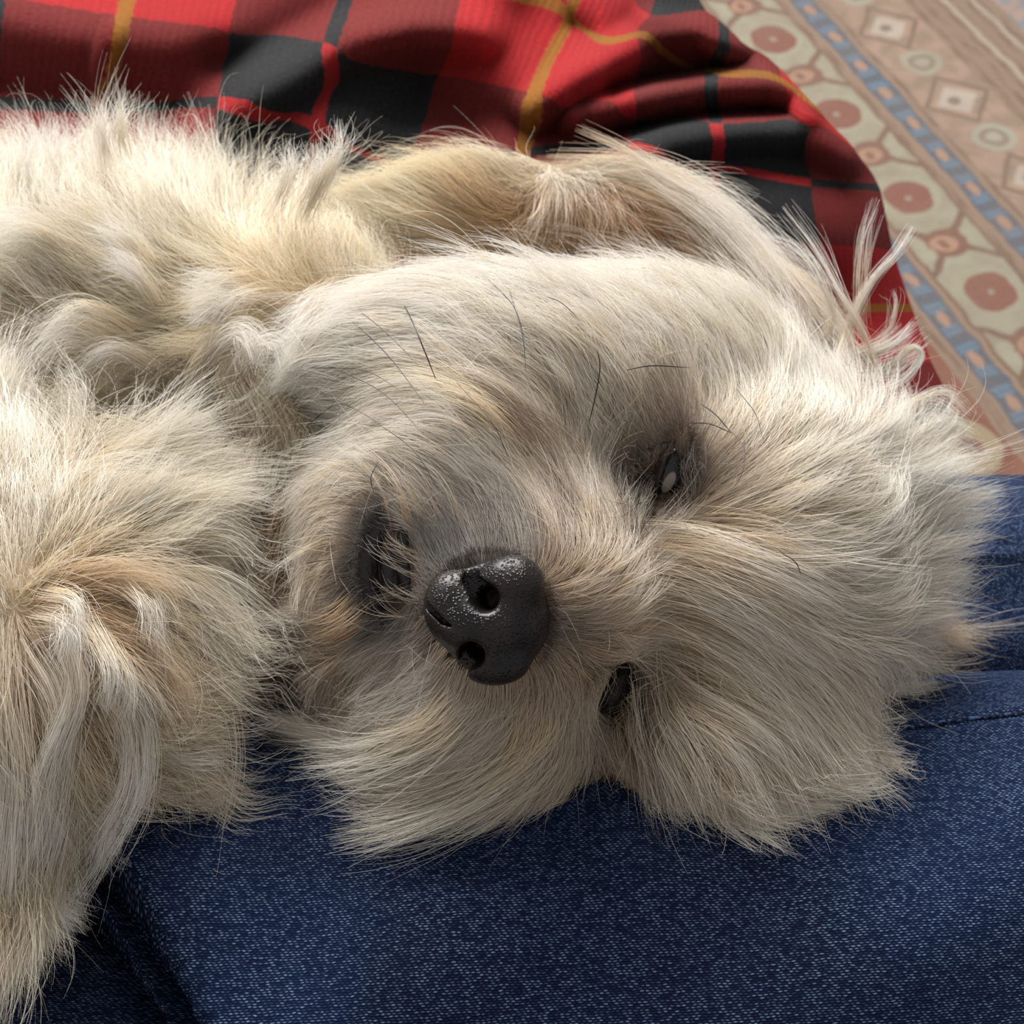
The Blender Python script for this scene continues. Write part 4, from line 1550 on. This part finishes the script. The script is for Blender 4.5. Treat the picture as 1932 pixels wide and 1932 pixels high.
lock([(690, 1130), (640, 1170), (590, 1190), (565, 1180)], 120, 40, (220, 196, 166), .001, .008, spread=.0022)
for k in range(9):
    a, b = rng.normal(0, 10), rng.normal(0, 40)
    lock([(800 + a, 1090 + b), (770 + a, 1080 + b), (735 + a, 1060 + b), (715 + a, 1035 + b)], 6, 10, (232, 196, 160) if k % 2 else W2, .001, .006, r0=.000045, spread=.0016)
# lower beard
for k in range(20):
    a, b = rng.normal(0, 30), rng.normal(0, 26)
    lock([(1010 + a * .6, 1310 + b * .3), (1000 + a, 1410 + b), (900 + a, 1490 + b), (760 + a, 1545 + b), (650 + a, 1565 + b)], 24, 30, [(240, 230, 210), (220, 210, 190), (238, 220, 180)][k % 3], .001, .007, spread=.003, dark=.05)
for k in range(10):
    a, b = rng.normal(0, 24), rng.normal(0, 18)
    lock([(870 + a, 1320 + b), (800 + a, 1390 + b), (690 + a, 1430 + b), (575 + a, 1440 + b)], 24, 30, W2, .001, .008, spread=.003, dark=.03)
# locks on the bent foreleg
LG = [[(60, 1190), (125, 1320), (100, 1500), (30, 1700)], [(100, 1170), (140, 1290), (90, 1440), (50, 1600)], [(150, 1160), (205, 1260), (200, 1340)], [(130, 1290), (250, 1360), (265, 1500), (190, 1640)],
      [(220, 1250), (285, 1330), (292, 1410)], [(120, 1400), (175, 1500), (155, 1650), (110, 1770)], [(200, 1050), (340, 1060), (425, 1110), (447, 1172)], [(190, 1020), (320, 955), (420, 920)], [(230, 1110), (290, 1160), (300, 1240)],
      [(70, 1130), (140, 1150), (140, 1230)], [(0, 1250), (30, 1420), (20, 1600), (0, 1800)], [(180, 990), (250, 900), (335, 845)], [(250, 980), (370, 990), (460, 1050)], [(300, 1150), (400, 1180), (490, 1190)], [(300, 1240), (400, 1290), (500, 1320)],
      [(280, 1300), (380, 1390), (470, 1400)], [(60, 1600), (110, 1720), (190, 1780)], [(140, 1560), (230, 1650), (290, 1690)], [(20, 1700), (50, 1820), (30, 1930)], [(240, 1480), (330, 1560), (400, 1580)], [(100, 960), (120, 880), (170, 800)], [(20, 980), (30, 890), (60, 800)]]
for k, p in enumerate(LG):
    for j in range(4):
        a, b = rng.normal(0, 26, 2) * (j > 0)
        lock([(x + a, y + b) for x, y in p], 56, 24, [W1, W1, W2][(k + j) % 3], .002, .013, spread=.0020)
for k in range(46):
    u = rng.random()
    a, b = rng.normal(0, 16, 2)
    x0, y0 = 1130 + 480 * u + a, 1430 - 90 * max(0, u - .55) + b
    lock([(x0, y0), (x0 + 20 + 40 * u, y0 + 55), (x0 + 25 + 80 * u, y0 + 105), (x0 + 20 + 110 * u, y0 + 122 - 60 * max(0, u - .7))], 16, 24, [(222, 210, 188), (206, 192, 166), (236, 226, 206)][k % 3], .004, .009, spread=.0024)
for k in range(14):
    a, b = rng.normal(0, 22), rng.normal(0, 14)
    lock([(1090 + a, 1400 + b), (1100 + a, 1450 + b), (1110 + a, 1500 + b), (1130 + a * 1.5, 1535 + b)], 20, 24, (176, 146, 106), .002, .007, spread=.002)
# chest locks
BL = [[(150, 470), (60, 420), (-20, 440)], [(300, 560), (250, 500), (180, 465)], [(480, 640), (400, 560), (330, 560)], [(330, 800), (390, 680), (460, 640), (495, 700)], [(260, 700), (130, 640), (40, 720)], [(480, 560), (420, 570), (370, 610)],
      [(200, 360), (190, 290), (200, 230)], [(560, 420), (600, 330), (600, 270)], [(90, 420), (60, 320), (70, 240)], [(640, 560), (590, 600), (540, 680)], [(400, 900), (330, 800), (250, 780)], [(130, 760), (60, 740), (0, 780)]]
for k, p in enumerate(BL):
    for j in range(4):
        a, b = rng.normal(0, 36, 2) * (j > 0)
        lock([(x + a, y + b) for x, y in p], 80, 26, [W1, W1, W2][(k + j) % 3], .003, .019, spread=.003)
# face sweeps on cheek and brow
for k in range(130):
    u, v = rng.random(2)
    a, b = rng.normal(0, 20, 2)
    x0, y0 = 900 + 520 * u + a, 760 - 70 * u - 120 * v + b
    ln = .6 + .5 * rng.random()
    lock([(x0, y0), (x0 - 50 * ln, y0 - 80 * ln), (x0 - 125 * ln, y0 - 140 * ln), (x0 - 215 * ln, y0 - (175 - 50 * (1 - u)) * ln)], 12, 26, [W1, (246, 238, 222), (236, 222, 198)][k % 3], .001, .0065, spread=.0022)
for k in range(150):
    u, v = rng.random(2)
    a, b = rng.normal(0, 22, 2)
    y0 = 1000 + 360 * u + b
    x0 = 1170 + 220 * v + a
    lock([(x0, y0), (x0 + 110, y0 + 5 + 40 * u), (x0 + 220, y0 + 40 + 90 * u), (x0 + 310 - 60 * u, y0 + 85 + 160 * u)], 12, 22, [(246, 238, 222), (228, 214, 188), (208, 190, 160), W1][k % 4], .001, .0075, spread=.0024)
# tufts standing out of the coat all over
gx_, gy_, gd_ = pix(GP)
gview = -((GP - CAM) * GNn).sum(1) > -.02
for grp, cnt, wid, sp in ((HEAD, 300, 22, .0016), (MUZ, 120, 14, .0012), (BODY, 330, 30, .0034), (LEG, 300, 30, .0026), (EAR, 60, 24, .0024)):
    cand = np.where((GG == grp) & gview & (gx_ > -150) & (gy_ < 2050))[0]
    colr = groups_look(GG[cand], gx_[cand], gy_[cand])
    for i in rng.choice(len(cand), min(cnt, len(cand)), False):
        c = GC[cand[i]]
        if (np.hypot(gx_[cand[i]] - 925, gy_[cand[i]] - 1168) < 135) or np.hypot(gx_[cand[i]] - 1262, gy_[cand[i]] - 893) < 105 or np.hypot(gx_[cand[i]] - 1160, gy_[cand[i]] - 1298) < 60:
            continue
        f = (1.0 + .15 * rng.random()) if grp == BODY else (1.1 + .3 * rng.random())
        q = spline(c, 14)
        t_ = np.linspace(0, 1, 14)[:, None]
        bend = rng.normal(0, 1, 3) * (.006 if grp == BODY else .003)
        q = q[0] + (q - q[0]) * f + (GNn[cand[i]] * .0022 + bend) * t_ ** 1.6
        lock(q, 16, wid, np.clip(colr[i, 5:] * (.94 + .25 * rng.random()), 0, .93), spread=sp)
tag(hair_object('loose_locks', HC, HR, HCo, dog), kind='stuff')

HC, HR, HCo = [], [], []
for k in range(20):
    a = rng.normal(0, 1)
    lock([(1285 + a * 8, 850 + 30 * rng.random()), (1280 + a * 10, 790), (1268 + a * 20, 720), (1250 + a * 34, 650 + 30 * rng.random())], 3, 18, (104, 82, 64), .001, .008, r0=.000045, spread=.0016)
for k in range(12):
    lock([(1175 + rng.normal(0, 12), 1240 + rng.normal(0, 14)), (1168, 1290), (1150 + rng.normal(0, 12), 1345)], 8, 14, (34, 28, 26), .002, .008, spread=.0012)
tag(hair_object('eyelashes', HC, HR, HCo, dog), kind='stuff')

# short dark hair rimming the eyes, the nose and the lips
HC, HR, HCo = [], [], []


def rim(cx, cy, rx, ry, rot, a0, a1, cnt, ln, cols, n=14, lift=.0045):
    for k in range(cnt):
        a = math.radians(a0 + (a1 - a0) * (k + rng.random()) / cnt)
        c_, s_ = math.cos(math.radians(rot)), math.sin(math.radians(rot))
        ux, uy = rx * math.cos(a), ry * math.sin(a)
        nx, ny = math.cos(a) / rx, math.sin(a) / ry
        nl = math.hypot(nx, ny)
        nx, ny = nx / nl, ny / nl
        x, y = cx + ux * c_ - uy * s_, cy + ux * s_ + uy * c_
        vx, vy = nx * c_ - ny * s_, nx * s_ + ny * c_
        q = ln * (.7 + .6 * rng.random())
        sw = rng.normal(0, .25)
        lock([(x, y), (x + vx * q * .5 - vy * sw * q * .2, y + vy * q * .5 + vx * sw * q * .2), (x + vx * q - vy * sw * q, y + vy * q + vx * sw * q)], n, 16, cols[k % len(cols)], .0008, lift, r0=.000042, taper=-.3, spread=.0012)


EB = [(40, 31, 28), (62, 47, 38), (92, 70, 54), (52, 40, 33)]
rim(1264, 892, 24, 80, 19, 0, 360, 46, 34, EB)
rim(1232, 935, 30, 50, 30, 60, 250, 26, 46, [(62, 48, 38), (104, 80, 58), (84, 64, 48)], lift=.006)
rim(1160, 1298, 20, 54, 29, 0, 360, 30, 30, EB)
rim(925, 1168, 116, 120, 0, 150, 300, 40, 30, [(58, 53, 51), (84, 78, 74), (70, 64, 61)], lift=.003)
rim(925, 1168, 116, 120, 0, -50, 40, 22, 26, [(70, 60, 54), (104, 90, 78)], lift=.003)
rim(725, 1070, 40, 100, 0, 90, 270, 34, 26, [(48, 43, 43), (74, 66, 64), (60, 54, 53)], lift=.004)
tag(hair_object('dark_rim_hair', HC, HR, HCo, dog), 'short dark hair around the eyes, nose and lips', kind='stuff')
